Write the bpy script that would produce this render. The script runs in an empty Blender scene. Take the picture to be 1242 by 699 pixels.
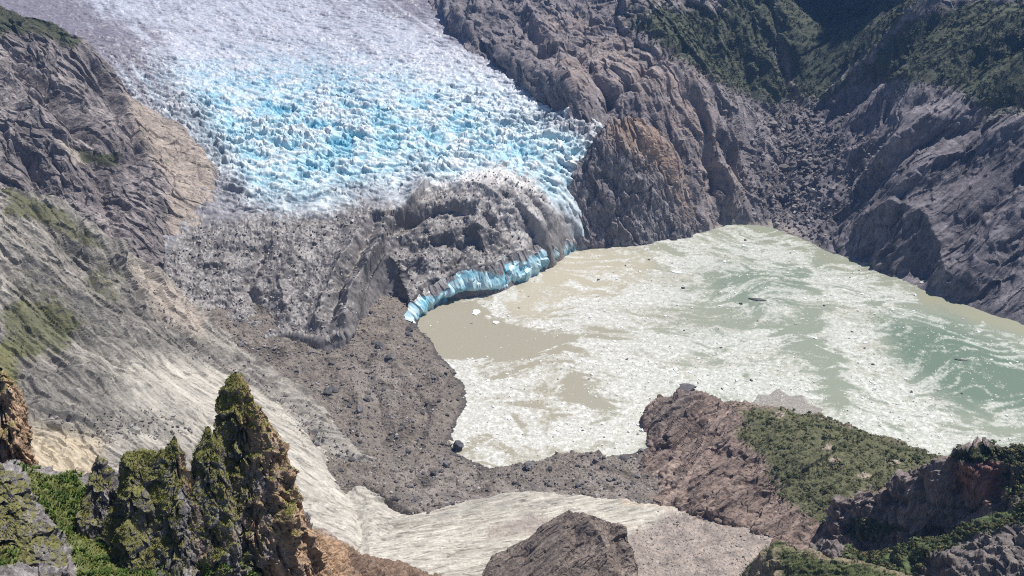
import bpy, math, time
import numpy as np
from concurrent.futures import ThreadPoolExecutor
T0 = time.time()
RNG = np.random.default_rng(7)
EX = ThreadPoolExecutor(4)
SC = bpy.context.scene
COL = SC.collection
f32 = np.float32

# ---------------------------------------------------------------- survey frame
# the valley is surveyed from the viewpoint: lake level is z = 0, the viewpoint is 600 m above it
H, F, CX, CY = 600.0, 1075.0, 621.0, 349.5
PITCH = math.radians(28)
CS, SN = math.cos(PITCH), math.sin(PITCH)
def W(u, v, y):
    """sighting (u,v) at a northing of y metres -> world point"""
    a, b = (u - CX) / F, (v - CY) / F
    t = y / (CS - b * SN)
    return (a * t, y, H + t * (-SN - b * CS))
def WZ(u, v, z):
    """sighting (u,v) at an altitude of z metres -> world point"""
    a, b = (u - CX) / F, (v - CY) / F
    t = (H - z) / (SN + b * CS)
    return (a * t, t * (CS - b * SN), z)
def proj(x, y, z):
    d = y * CS - (z - H) * SN
    d = np.maximum(d, 1.0)
    return CX + F * x / d, CY - F * (y * SN + (z - H) * CS) / d

# ---------------------------------------------------------------- noise
_perm = np.random.default_rng(3).permutation(256).astype(np.int32)
PERM = np.concatenate([_perm, _perm, _perm])
_g = np.random.default_rng(5).normal(size=(256, 3)); _g /= np.linalg.norm(_g, axis=1)[:, None]
GX, GY, GZ = [np.ascontiguousarray(_g[:, k] * 1.5).astype(f32) for k in range(3)]
RJ = np.random.default_rng(9).random((256, 3)).astype(f32)
RD = np.random.default_rng(10).normal(size=(256, 3)).astype(f32); RD /= np.linalg.norm(RD, axis=1)[:, None]
RV = np.random.default_rng(11).random(256).astype(f32)
def par(fn, n, *arrs):
    k = max(1, min(16, n // 20000))
    cuts = np.linspace(0, n, k + 1).astype(int)
    return list(EX.map(lambda i: fn(*[a[cuts[i]:cuts[i+1]] for a in arrs]), range(k)))
def _perlin(x, y, z):
    xf, yf, zf = np.floor(x), np.floor(y), np.floor(z)
    xi, yi, zi = xf.astype(np.int32) & 255, yf.astype(np.int32) & 255, zf.astype(np.int32) & 255
    x, y, z = x - xf, y - yf, z - zf
    u, v, w = [t * t * t * (t * (t * 6 - 15) + 10) for t in (x, y, z)]
    def g(i, j, k, dx, dy, dz):
        h = PERM[PERM[PERM[xi + i] + yi + j] + zi + k]
        return GX[h] * dx + GY[h] * dy + GZ[h] * dz
    x1, y1, z1 = x - 1, y - 1, z - 1
    a = g(0,0,0,x,y,z); a = a + u * (g(1,0,0,x1,y,z) - a)
    b = g(0,1,0,x,y1,z); b = b + u * (g(1,1,0,x1,y1,z) - b)
    c = g(0,0,1,x,y,z1); c = c + u * (g(1,0,1,x1,y,z1) - c)
    d = g(0,1,1,x,y1,z1); d = d + u * (g(1,1,1,x1,y1,z1) - d)
    a = a + v * (b - a); c = c + v * (d - c)
    return a + w * (c - a)
def fbm(x, y, z, oct=5, gain=0.5, lac=2.03, ridged=False):
    def run(x, y, z):
        s, amp, tot = np.zeros_like(x), 1.0, 0.0
        for o in range(oct):
            n = _perlin(x, y, z)
            s += amp * ((1 - 2 * np.abs(n)) if ridged else n); tot += amp
            amp *= gain
            x, y, z = x * lac + 17.3, y * lac + 5.7, z * lac + 31.1
        return s / tot
    x, y, z = [np.asarray(q, f32) for q in (x, y, z)]
    return np.concatenate(par(run, len(x), x, y, z))
def ridged(x, y, z, oct=5, gain=0.5): return fbm(x, y, z, oct, gain, 2.03, True)
def facets(x, y, z):
    """tilted random facets in a cellular pattern: (distance to centre, tilt value, cell value)"""
    def run(x, y, z):
        xi, yi, zi = [np.floor(q).astype(np.int32) for q in (x, y, z)]
        best = np.full(x.shape, 9, f32); sec = best.copy(); fv = np.zeros_like(x); cv = np.zeros_like(x)
        for i in (-1, 0, 1):
            for j in (-1, 0, 1):
                for k in (-1, 0, 1):
                    h = PERM[PERM[PERM[(xi + i) & 255] + ((yi + j) & 255)] + ((zi + k) & 255)]
                    dx, dy, dz = x - (xi + i + RJ[h, 0]), y - (yi + j + RJ[h, 1]), z - (zi + k + RJ[h, 2])
                    d = dx * dx + dy * dy + dz * dz
                    m = d < best
                    sec = np.where(m, best, np.minimum(sec, d))
                    best = np.where(m, d, best)
                    fv = np.where(m, dx * RD[h, 0] + dy * RD[h, 1] + dz * RD[h, 2], fv)
                    cv = np.where(m, RV[h], cv)
        best = np.sqrt(best); g = np.clip((np.sqrt(sec) - best) / .08, 0, 1)
        return np.stack([best, fv * g, .5 + (cv - .5) * g])     # joints stay open between the blocks
    x, y, z = [np.asarray(q, f32) for q in (x, y, z)]
    return np.concatenate(par(run, len(x), x, y, z), axis=1)
def sstep(a, b, x):
    t = np.clip((x - a) / (b - a), 0, 1)
    return t * t * (3 - 2 * t)
def mixc(c, d, m):
    return c + (np.asarray(d, f32) - c) * m[:, None]

# ---------------------------------------------------------------- surfaces
class TPS:
    def __init__(s, pts, reg=1e-4):
        P = np.array(pts, float); s.P = P[:, :2] / 1000; n = len(P)
        K = s.phi(np.linalg.norm(s.P[:, None] - s.P[None], axis=2)) + reg * np.eye(n)
        A = np.zeros((n + 3, n + 3)); A[:n, :n] = K
        A[:n, n] = 1; A[:n, n+1:] = s.P; A[n, :n] = 1; A[n+1:, :n] = s.P.T
        s.c = np.linalg.solve(A, np.concatenate([P[:, 2], np.zeros(3)]))
    @staticmethod
    def phi(r): return r * r * np.log(r + 1e-9)
    def __call__(s, x, y):
        def run(x, y):
            X = np.stack([x, y], 1) / 1000
            z = s.c[len(s.P)] + X @ s.c[-2:]
            for p, c in zip(s.P, s.c): 
                r2 = ((X - p) ** 2).sum(1); z = z + c * 0.5 * r2 * np.log(r2 + 1e-12)
            return z
        x, y = np.asarray(x, float).ravel(), np.asarray(y, float).ravel()
        return np.concatenate(par(run, len(x), x, y))
def poly_sd(x, y, poly):
    """signed distance to a polygon, negative inside"""
    P = np.array([p[:2] for p in poly], float)
    def run(x, y):
        d = np.full(x.shape, 1e18); ins = np.zeros(x.shape, bool)
        for a, b in zip(P, np.roll(P, -1, 0)):
            e = b - a; wx, wy = x - a[0], y - a[1]
            t = np.clip((wx * e[0] + wy * e[1]) / (e @ e + 1e-12), 0, 1)
            d = np.minimum(d, (wx - t * e[0]) ** 2 + (wy - t * e[1]) ** 2)
            c = ((a[1] > y) != (b[1] > y)) & (x < (b[0] - a[0]) * (y - a[1]) / (b[1] - a[1] + 1e-12) + a[0])
            ins ^= c
        d = np.sqrt(d)
        return np.where(ins, -d, d)
    x, y = np.asarray(x, float), np.asarray(y, float)
    return np.concatenate(par(run, len(x), x, y))
def zone(u, v, poly, soft=10):
    return 1 - sstep(-soft, soft, poly_sd(u, v, poly))

def link(name, me, mat, parent=None):
    o = bpy.data.objects.new(name, me); COL.objects.link(o)
    if mat: me.materials.append(mat)
    if parent: o.parent = parent
    return o
def mesh_from(name, V, faces, col=None, smooth=False):
    """faces: (n,3) or (n,4) int array"""
    me = bpy.data.meshes.new(name)
    V = np.ascontiguousarray(V, f32); faces = np.ascontiguousarray(faces, np.int32)
    n, k = faces.shape
    me.vertices.add(len(V)); me.vertices.foreach_set('co', V.ravel())
    me.loops.add(n * k); me.loops.foreach_set('vertex_index', faces.ravel())
    me.polygons.add(n); me.polygons.foreach_set('loop_start', np.arange(0, n * k, k, dtype=np.int32))
    me.polygons.foreach_set('loop_total', np.full(n, k, np.int32))
    me.polygons.foreach_set('use_smooth', np.full(n, smooth, bool))
    me.update(calc_edges=True)
    if col is not None:
        at = me.color_attributes.new('tone', 'FLOAT_COLOR', 'POINT')
        c = np.ones((len(V), 4), f32); c[:, :3] = np.clip(col, 0.004, 0.95)
        at.data.foreach_set('color', c.ravel())
    return me
def grid_faces(r, c, wrap=False):
    i = np.arange(r * c, dtype=np.int32).reshape(r, c)
    if wrap: i = np.concatenate([i, i[:, :1]], 1)
    return np.stack([i[:-1, :-1], i[:-1, 1:], i[1:, 1:], i[1:, :-1]], -1).reshape(-1, 4)
def grid_normals(X, Y, Z):
    P = np.stack([X, Y, Z], -1)
    du = np.gradient(P, axis=1); dv = np.gradient(P, axis=0)
    n = np.cross(du, dv); n /= np.linalg.norm(n, axis=-1, keepdims=True) + 1e-9
    n[n[..., 2] < 0] *= -1
    return n
def tag(o, label=None, cat=None, group=None, kind=None):
    if label: o['label'] = label
    if cat: o['category'] = cat
    if group: o['group'] = group
    if kind: o['kind'] = kind
    return o

class Land:
    """a landform: thin-plate surface through surveyed points, dropped away outside its outline, then weathered"""
    def __init__(s, pts, outline=None, drop=1.2, reg=1e-4, drop_pow=1.0):
        s.t = TPS(pts, reg); s.o = outline; s.drop = drop
    def base(s, x, y):
        z = s.t(x, y)
        if s.o is not None:
            d = poly_sd(x, y, s.o)
            z = z - s.drop * np.maximum(d, 0) 
            return z, d
        return z, np.full(z.shape, -1e3)
    def build(s, name, yr, ur, rows, cols, disp, tone, mat, keep=60, zmin=-25, parent=None, smooth=False, mesh_name=None, rag=0):
        ys = np.geomspace(yr[0], yr[1], rows)
        ta = np.linspace((ur[0] - CX) / F / 0.86, (ur[1] - CX) / F / 0.86, cols)
        Y = np.repeat(ys[:, None], cols, 1); X = Y * ta[None]
        z, d = s.base(X.ravel(), Y.ravel())
        Z = z.reshape(Y.shape)
        n = grid_normals(X, Y, Z).reshape(-1, 3)
        x, y = X.ravel(), Y.ravel(); s_d = d
        m = d < keep * 1.15 + 4
        if s.o is not None and rag:                                # ragged, weathered edges
            d = d.copy(); d[m] += rag * fbm(x[m] / (rag * 4), y[m] / (rag * 4), z[m] / (rag * 4), 4, .6)
        dd = np.zeros(len(x)); dd[m] = disp(x[m], y[m], z[m], n[m], d[m])
        P = np.stack([x, y, z], 1) + n * dd[:, None]
        if s.o is not None and rag: P[:, 2] -= np.where(m, s.drop * .7 * np.clip(d - s_d, 0, None) * (d > 0), 0)
        n2 = grid_normals(*[P[:, k].reshape(Y.shape) for k in range(3)]).reshape(-1, 3)
        u, v = proj(P[:, 0], P[:, 1], P[:, 2])
        col = np.zeros((len(P), 3), f32)
        col[m] = tone(P[m, 0], P[m, 1], P[m, 2], n2[m], u[m], v[m], dd[m], d[m])
        fc = grid_faces(rows, cols)
        bad = (d > keep) | (P[:, 2] < zmin)
        fc = fc[~bad[fc].all(1)]
        used = np.zeros(len(P), bool); used[fc.ravel()] = True
        re = np.cumsum(used) - 1
        me = mesh_from(mesh_name or name, P[used], re[fc], col[used], smooth)
        s.P, s.n, s.uv, s.d = P[used], n2[used], (u[used], v[used]), d[used]
        s.col = col[used]
        o = link(name, me, mat, parent)
        print(name, len(me.vertices), 'verts', round(time.time() - T0, 1), 's')
        return o
    def z_at(s, x, y):
        return s.base(np.atleast_1d(x), np.atleast_1d(y))[0]

# ---------------------------------------------------------------- materials
def mat_surface(name, rough=0.85, grain=0.25, gscale=0.6, bump=0.6, bscale=0.8, spec=0.3, streak=None, bdist=0.6, sss=None):
    """vertex tones from the survey, broken up by procedural grain and bump"""
    m = bpy.data.materials.new(name); m.use_nodes = True
    nt = m.node_tree; N, L = nt.nodes, nt.links
    b = N['Principled BSDF']
    b.inputs['Roughness'].default_value = rough
    b.inputs['Specular IOR Level'].default_value = spec
    at = N.new('ShaderNodeAttribute'); at.attribute_name = 'tone'
    tc = N.new('ShaderNodeTexCoord')
    mp = N.new('ShaderNodeMapping')
    if streak: mp.inputs['Rotation'].default_value = streak[0]; mp.inputs['Scale'].default_value = streak[1]
    L.new(tc.outputs['Object'], mp.inputs['Vector'])
    n1 = N.new('ShaderNodeTexNoise'); n1.inputs['Scale'].default_value = gscale; n1.inputs['Detail'].default_value = 5; n1.inputs['Roughness'].default_value = 0.7
    L.new(mp.outputs['Vector'], n1.inputs['Vector'])
    rg = N.new('ShaderNodeMapRange'); rg.inputs['From Min'].default_value = 0.3; rg.inputs['From Max'].default_value = 0.7
    rg.inputs['To Min'].default_value = 1 - grain; rg.inputs['To Max'].default_value = 1 + grain
    L.new(n1.outputs['Fac'], rg.inputs['Value'])
    mx = N.new('ShaderNodeVectorMath'); mx.operation = 'SCALE'
    L.new(at.outputs['Color'], mx.inputs[0]); L.new(rg.outputs['Result'], mx.inputs['Scale'])
    L.new(mx.outputs['Vector'], b.inputs['Base Color'])
    n2 = N.new('ShaderNodeTexNoise'); n2.inputs['Scale'].default_value = bscale; n2.inputs['Detail'].default_value = 4; n2.inputs['Roughness'].default_value = 0.65
    L.new(mp.outputs['Vector'], n2.inputs['Vector'])
    bp = N.new('ShaderNodeBump'); bp.inputs['Strength'].default_value = bump; bp.inputs['Distance'].default_value = bdist
    L.new(n2.outputs['Fac'], bp.inputs['Height']); L.new(bp.outputs['Normal'], b.inputs['Normal'])
    return m

# ---------------------------------------------------------------- camera, light, sky
cam = bpy.data.cameras.new('camera'); co = bpy.data.objects.new('camera', cam); COL.objects.link(co)
co.location = (0, 0, H); co.rotation_euler = (math.pi / 2 - PITCH, 0, 0)
cam.sensor_width = 36; cam.lens = 36 * F / 1242; cam.clip_end = 30000; cam.clip_start = 1
SC.camera = co
SUN_AZ, SUN_EL = math.radians(54), math.radians(62)     # azimuth clockwise from +Y (view direction)
w = bpy.data.worlds.new('World'); SC.world = w; w.use_nodes = True
nt = w.node_tree
sky = nt.nodes.new('ShaderNodeTexSky'); sky.sky_type = 'NISHITA'; sky.sun_disc = False
sky.sun_elevation = SUN_EL; sky.sun_rotation = SUN_AZ; sky.altitude = 300
nt.links.new(sky.outputs['Color'], nt.nodes['Background'].inputs['Color'])
nt.nodes['Background'].inputs['Strength'].default_value = 0.052
sl = bpy.data.lights.new('sun', 'SUN'); sl.energy = 5.0; sl.angle = math.radians(0.53); sl.color = (1, 0.965, 0.91)
so = bpy.data.objects.new('sun', sl); COL.objects.link(so)
from mathutils import Vector
sd = Vector((math.sin(SUN_AZ) * math.cos(SUN_EL), math.cos(SUN_AZ) * math.cos(SUN_EL), math.sin(SUN_EL)))
so.rotation_euler = sd.to_track_quat('Z', 'Y').to_euler(); so.location = (0, 0, 1500)
SC.view_settings.view_transform = 'Standard'; SC.view_settings.look = 'None'
SC.view_settings.exposure = 0.32; SC.view_settings.gamma = 1
SC.render.engine = 'CYCLES'
SC.cycles.max_bounces = 4; SC.cycles.diffuse_bounces = 2; SC.cycles.glossy_bounces = 2; SC.cycles.volume_bounces = 1
SC.cycles.transparent_max_bounces = 4
SC.cycles.use_denoising = False
SC.cycles.filter_width = 1.1
# ---------------------------------------------------------------- rock recipe
def unit(v):
    v = np.array(v, float); return v / np.linalg.norm(v)
def rotp(x, y, z, along, k=5.0, across=(0, 0, 1)):
    """coordinates squeezed k times along the strike, so that features run along it"""
    a = unit(along); c = np.cross(a, unit(across)); c = unit(c); b = np.cross(c, a)
    P = np.stack([x, y, z], 1)
    return P @ (a / k), P @ b, P @ c
def rock(x, y, z, amp, sc, along=(1, 0, 0), k=4.0, seed=0.0, craggy=1.0, fine=1.0):
    """bedded, jointed rock: long ribs along the strike, cut into tilted blocks at three sizes"""
    p, q, r = rotp(x, y, z, along, k)
    wx = fbm(x / sc + seed, y / sc, z / sc, 4) * sc * 0.22
    p, q, r = p + wx / k, q + wx, r - wx
    a = ridged(p / sc + seed, q / sc, r / sc, 4, 0.5) - 0.5
    g = 1.0 if k < 5 else 1.2
    fa = facets(p * g / (sc * .75) + seed, q / (sc * .62), r / (sc * .62))
    fb = facets(p * g / (sc * .24) + seed, q / (sc * .2), r / (sc * .2))
    fc = facets(p * 1.8 / (sc * .085) + seed, q / (sc * .072), r / (sc * .072))
    return amp * (a * .75 + craggy * (fa[1] * .85 + (fa[2] - .5) * .34) + fine * (fb[1] * .36 + (fb[2] - .5) * .24 + fc[1] * .09 + (fc[2] - .5) * .07)), a, fb
def hit(t, u, v, y0=350, y1=2600):
    """where a sight line meets a surface"""
    ys = np.linspace(y0, y1, 1200)
    a, b = (u - CX) / F, (v - CY) / F
    q = ys / (CS - b * SN); zz = H + q * (-SN - b * CS)
    f = zz - t(a * q, ys)
    k = np.argmax(f < 0) if (f < 0).any() else len(ys) - 1
    return a * q[k], ys[k], zz[k]
def relief(t, x, y, feats, wob=8, wsc=45):
    """ridges (+) and gullies (-): [(height, half width, sighted points)]"""
    w1, w2 = wob * fbm(x / wsc + 3, y / wsc, x * 0, 4), wob * fbm(x / wsc, y / wsc + 9, x * 0 + 5, 4)
    out = np.zeros(len(x))
    for h, wd, pts in feats:
        P = [hit(t, *p) for p in pts]
        d = np.full(len(x), 1e9)
        for a, b in zip(P[:-1], P[1:]):
            e = np.array(b[:2]) - np.array(a[:2]); L2 = e @ e + 1e-9
            X, Y = x + w1 - a[0], y + w2 - a[1]
            tt = np.clip((X * e[0] + Y * e[1]) / L2, 0, 1)
            d = np.minimum(d, np.hypot(X - tt * e[0], Y - tt * e[1]))
        out += h * np.exp(-np.abs(d / wd) ** (1.3 if h > 0 else 1.6))
    return out
def U(pts):      # sighted at altitude z
    return [WZ(*p) for p in pts]
def Y_(pts):     # sighted at northing y
    return [W(*p) for p in pts]

GREY = np.array((.215, .198, .205), f32); PALE = np.array((.50, .455, .385), f32)
ORNG = np.array((.40, .275, .18), f32); DARK = np.array((.085, .078, .082), f32)
VEG = np.array((.062, .074, .030), f32); GRASS = np.array((.125, .16, .03), f32)
def rocktone(x, y, z, base, var=.35, sc=40, light=(.42, .38, .34), seed=0, along=(1, 0, 0), k=4):
    p, q, r = rotp(x, y, z, along, k)
    n = fbm(p / sc + seed, q / sc, r / sc, 5, .6)
    m = fbm(p / (sc * .12) + seed, q / (sc * .12), r / (sc * .12), 5, .7)
    j = ridged(p / (sc * .3) + seed, q / (sc * .3), r / (sc * .3), 4, .6)       # dark joints
    f = facets(p / (sc * .16) + seed, q / (sc * .16), r / (sc * .16)); jn = f[2] == .5; f = f[2]
    c = np.repeat(np.asarray(base, f32)[None], len(x), 0)
    c = c * (1 + var * 1.3 * n + var * 1.7 * m + var * .7 * (f - .5))[:, None]
    c = mixc(c, light, .75 * sstep(.08, .5, m + n * .7))
    return c * (1 - .6 * sstep(.66, .90, j + .25 * m))[:, None]
M_rock = mat_surface('weathered_rock', .88, .30, .35, .7, .5, .25, bdist=1.2)
M_near = mat_surface('near_rock', .88, .35, 1.6, .8, 2.2, .25, bdist=.35)
M_slab = mat_surface('polished_slab', .75, .22, .30, .5, .4, .3, bdist=1.0)
M_debris = mat_surface('rubble_ground', .95, .40, .5, 1.0, .6, .15, bdist=1.5)
M_ice = mat_surface('glacier_ice', .45, .16, .3, .5, .4, .4, bdist=1.0)
M_veg = mat_surface('low_scrub', .95, .45, .5, 1.0, .6, .1, bdist=1.5)
M_water = mat_surface('silty_water', .42, .09, .5, .25, .5, .35, bdist=.4)

# ================================================================= GLACIER
g_pts = Y_([(450,-60,2450),(450,0,2100),(450,50,1840),(450,100,1600),(450,150,1430),(450,200,1300),(450,250,1185),
            (100,0,2080),(250,0,2090),(60,-60,2400),(150,60,1680),(250,60,1760),(200,110,1490),(300,110,1540),(250,170,1340),(300,220,1230),(260,270,1130),(330,260,1150),
            (650,0,2150),(600,40,1900),(560,0,2100),(600,100,1620),(690,120,1530),(720,170,1378),(640,160,1430),(600,200,1305),(700,210,1322),(700,230,1300),(690,-60,2450),
            (540,215,1262),(600,270,1195),(660,250,1232),(690,250,1276),
            (430,270,1150),(300,330,1050),(250,330,1045),(360,300,1095),(420,330,1063),(480,330,1085),(560,300,1145),(330,380,995),(380,390,985),(240,360,1005),(440,370,1010)]) \
      + U([(505,350,26),(520,338,30),(560,325,40),(600,318,42),(640,303,38),(690,280,30),(500,372,12),(430,395,24),(395,405,26),(350,402,26),(320,408,24),(300,400,28),(275,390,36)])
gl = TPS(g_pts, 3e-4)
ICE_OUT = Y_([(-150,-90,2700),(800,-90,2700),(760,0,2200),(640,40,1900),(690,80,1650),(722,125,1500),(730,170,1385),(714,205,1332),(706,235,1304),(702,262,1286)]) \
      + U([(706,288,18),(698,281,26),(690,280,30),(660,292,36),(640,303,38),(600,318,42),(580,324,40),(560,326,40),(535,334,34),(520,340,28),(510,350,22),(500,366,18),
           (492,352,24),(488,330,40),(470,322,46),(455,345,36),(445,372,28),(436,396,20),(420,410,18),(395,421,15),(352,404,26),(320,412,22),(300,400,28),(270,392,36)]) \
      + Y_([(225,365,990),(200,330,1030),(195,250,1140),(150,160,1300),(60,80,1500),(-60,0,1900)])
# zone where rock debris hides the ice
DEB = [(170,430),(170,330),(236,268),(300,262),(345,258),(395,262),(440,246),(490,246),(520,222),(560,205),(610,200),(650,214),(668,240),(690,262),(712,300),(600,420),(420,470),(250,460)]
def scarp(x, y, line, h, reach):
    """a step in the surface along a line: high on its left side, low on its right"""
    P = np.array(line)[:, :2]
    wob = 7 * fbm(x / 22, y / 22, x * 0 + 4, 4)
    best = np.full(x.shape, 1e9); sd = np.zeros(x.shape); en = np.zeros(x.shape)
    m = len(P) - 1
    for i in range(m):
        a, b = P[i], P[i + 1]; e = b - a; L = np.hypot(*e)
        wx, wy = x - a[0], y - a[1]; t = (wx * e[0] + wy * e[1]) / L
        tc = np.clip(t, 0, L); dx, dy = wx - e[0] / L * tc, wy - e[1] / L * tc
        dist = np.hypot(dx, dy); k = dist < best
        best = np.where(k, dist, best); sd = np.where(k, (e[0] * wy - e[1] * wx) / L, sd)
    s = np.sign(sd) * best + wob
    return h * np.tanh(s / 4.0) * np.exp(-(best / reach) ** 2)
SCARP1 = U([(422,412,22),(438,380,30),(446,345,40),(466,308,52),(505,268,68)])
SCARP2 = Y_([(492,270,1180),(525,258,1200),(560,256,1200),(575,270,1170)])
GFEAT = [(a * 1.55, b, c) for a, b, c in [(-13, 7, [(498,262),(520,252),(545,250),(572,258)]), (-10, 6, [(590,262),(605,285)]), (-9, 8, [(505,300),(525,290),(545,292)]), (-9, 7, [(455,270),(448,290)]),
         (8, 9, [(440,330),(470,290),(520,268)]), (-8, 6, [(540,330),(556,310),(560,296)]), (7, 10, [(560,225),(620,245),(665,290)]), (-7, 6, [(640,235),(668,275)]), (-8, 10, [(470,395),(480,350),(500,320)]), (9, 7, [(415,400),(432,350),(462,300)]), (-9, 6, [(400,395),(415,350),(445,300)]), (7, 6, [(385,400),(400,350),(430,300)]), (7, 8, [(520,290),(560,275),(600,290)]), (-7, 6, [(610,235),(640,270),(655,300)]), (-8, 8, [(330,395),(300,350),(320,300)]), (6, 9, [(350,390),(340,340),(370,290)])]]
def g_fields(x, y, z, u, v):
    wob = 14 * fbm(x / 60, y / 60, z / 60, 4)
    deb = 1 - sstep(-22, 22, poly_sd(u + wob, v + wob, DEB))
    far = sstep(60, 330, 240 - v) 
    edgeL = 1 - sstep(0, 60, poly_sd(u, v, [(0,0),(20,0),(60,20),(160,80),(230,150),(262,190),(265,270),(225,330),(0,330)]))
    return deb, far, edgeL
def g_disp(x, y, z, n, d):
    u, v = proj(x, y, z)
    deb, far, edL = g_fields(x, y, z, u, v)
    # crevasses run across the flow (flow comes down from upper left to lower right)
    wx = 18 * fbm(x / 90, y / 90, z * 0, 3); wy = 18 * fbm(x / 90 + 9, y / 90, z * 0, 3)
    X, Yy = x + wx, y + wy
    ca, sa = math.cos(math.radians(-14)), math.sin(math.radians(-14))
    p, q = X * ca + Yy * sa, -X * sa + Yy * ca
    zero = z * 0
    up = sstep(150, 50, v)                                     # finer and calmer up-glacier
    cre = (ridged(p / 70, q / 24, zero, 4, .5) - .45) * (1 - up) + (ridged(p / 60, q / 13, zero + 2, 4, .55) - .45) * up
    qq_ = q + 22 * fbm(x / 150 + 4, y / 150, zero, 3) + .0012 * (p - 60) ** 2 * .3
    lng = -sstep(.62, .9, ridged(p / 190, qq_ / 26, zero + 6, 3, .45)) * sstep(-.3, .2, fbm(x / 60, y / 60, zero + 13, 3))   # long open crevasses
    fc = facets(p / 12, q / 7.5, zero + .3)
    fs = facets(p / 6, q / 4.4, zero + 5.3)
    ft = facets(p / 2.8, q / 2.2, zero + 8.1)
    hum = fbm(X / 80, Yy / 60, zero, 4)
    fall = np.exp(-((v - 165) / 80) ** 2) * (.65 + .7 * sstep(-.2, .35, fbm(x / 120, y / 120, zero + 11, 3)))
    big = facets(p / 26, q / 12, zero + 3.7)
    ice = (4.5 + 9 * fall) * cre + (1.6 + 5.5 * fall) * (fc[1] * .8 + (fc[2] - .5) * .9) + (.8 + 1.5 * fall) * (fs[1] * .7 + (fs[2] - .5) * .7) + lng * (4 + 5 * fall) + (.15 + .4 * fall) * (ft[1] + ft[2] - .5) + 8 * hum * fall + 5 * fall * (big[1] * .8 + (big[2] - .5) * .7)
    # debris covered tongue: hummocks, ribs along the flow, boulders
    ax, ay = p / 1.0, q
    e = np.radians(35)
    pa, qa = x * math.cos(e) + y * math.sin(e), -x * math.sin(e) + y * math.cos(e)
    lum = ridged(pa / 75 + 3, qa / 40, zero, 5, .55) - .45
    f1 = facets(x / 16, y / 16, z / 30); f2 = facets(x / 6, y / 6, z / 9); f3 = facets(x / 2.6, y / 2.6, z / 3)
    sc1 = scarp(x, y, SCARP1, 15, 55); sc2 = scarp(x, y, SCARP2, 9, 30)
    dbr = 10 * lum + sc1 + sc2 + 1.6 * (f1[1] + (f1[2] - .5) * .8) + .8 * (f2[1] + (f2[2] - .5)) + .7 * (f3[1] + f3[2] - .5) + 4.5 * fbm(x / 15, y / 15, z / 25, 5, .62) + relief(gl, x, y, GFEAT, 5, 20) + 8 * fbm(x / 45, y / 45, zero, 4)
    rim = sstep(0, -12, d)
    g_disp.cre, g_disp.ice = None, None
    out = ice * (1 - deb) + dbr * deb * (.65 + .35 * rim)
    g_disp.rel = np.where(deb > .5, 0, (ice) / (5 + 11 * fall))
    return out
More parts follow.
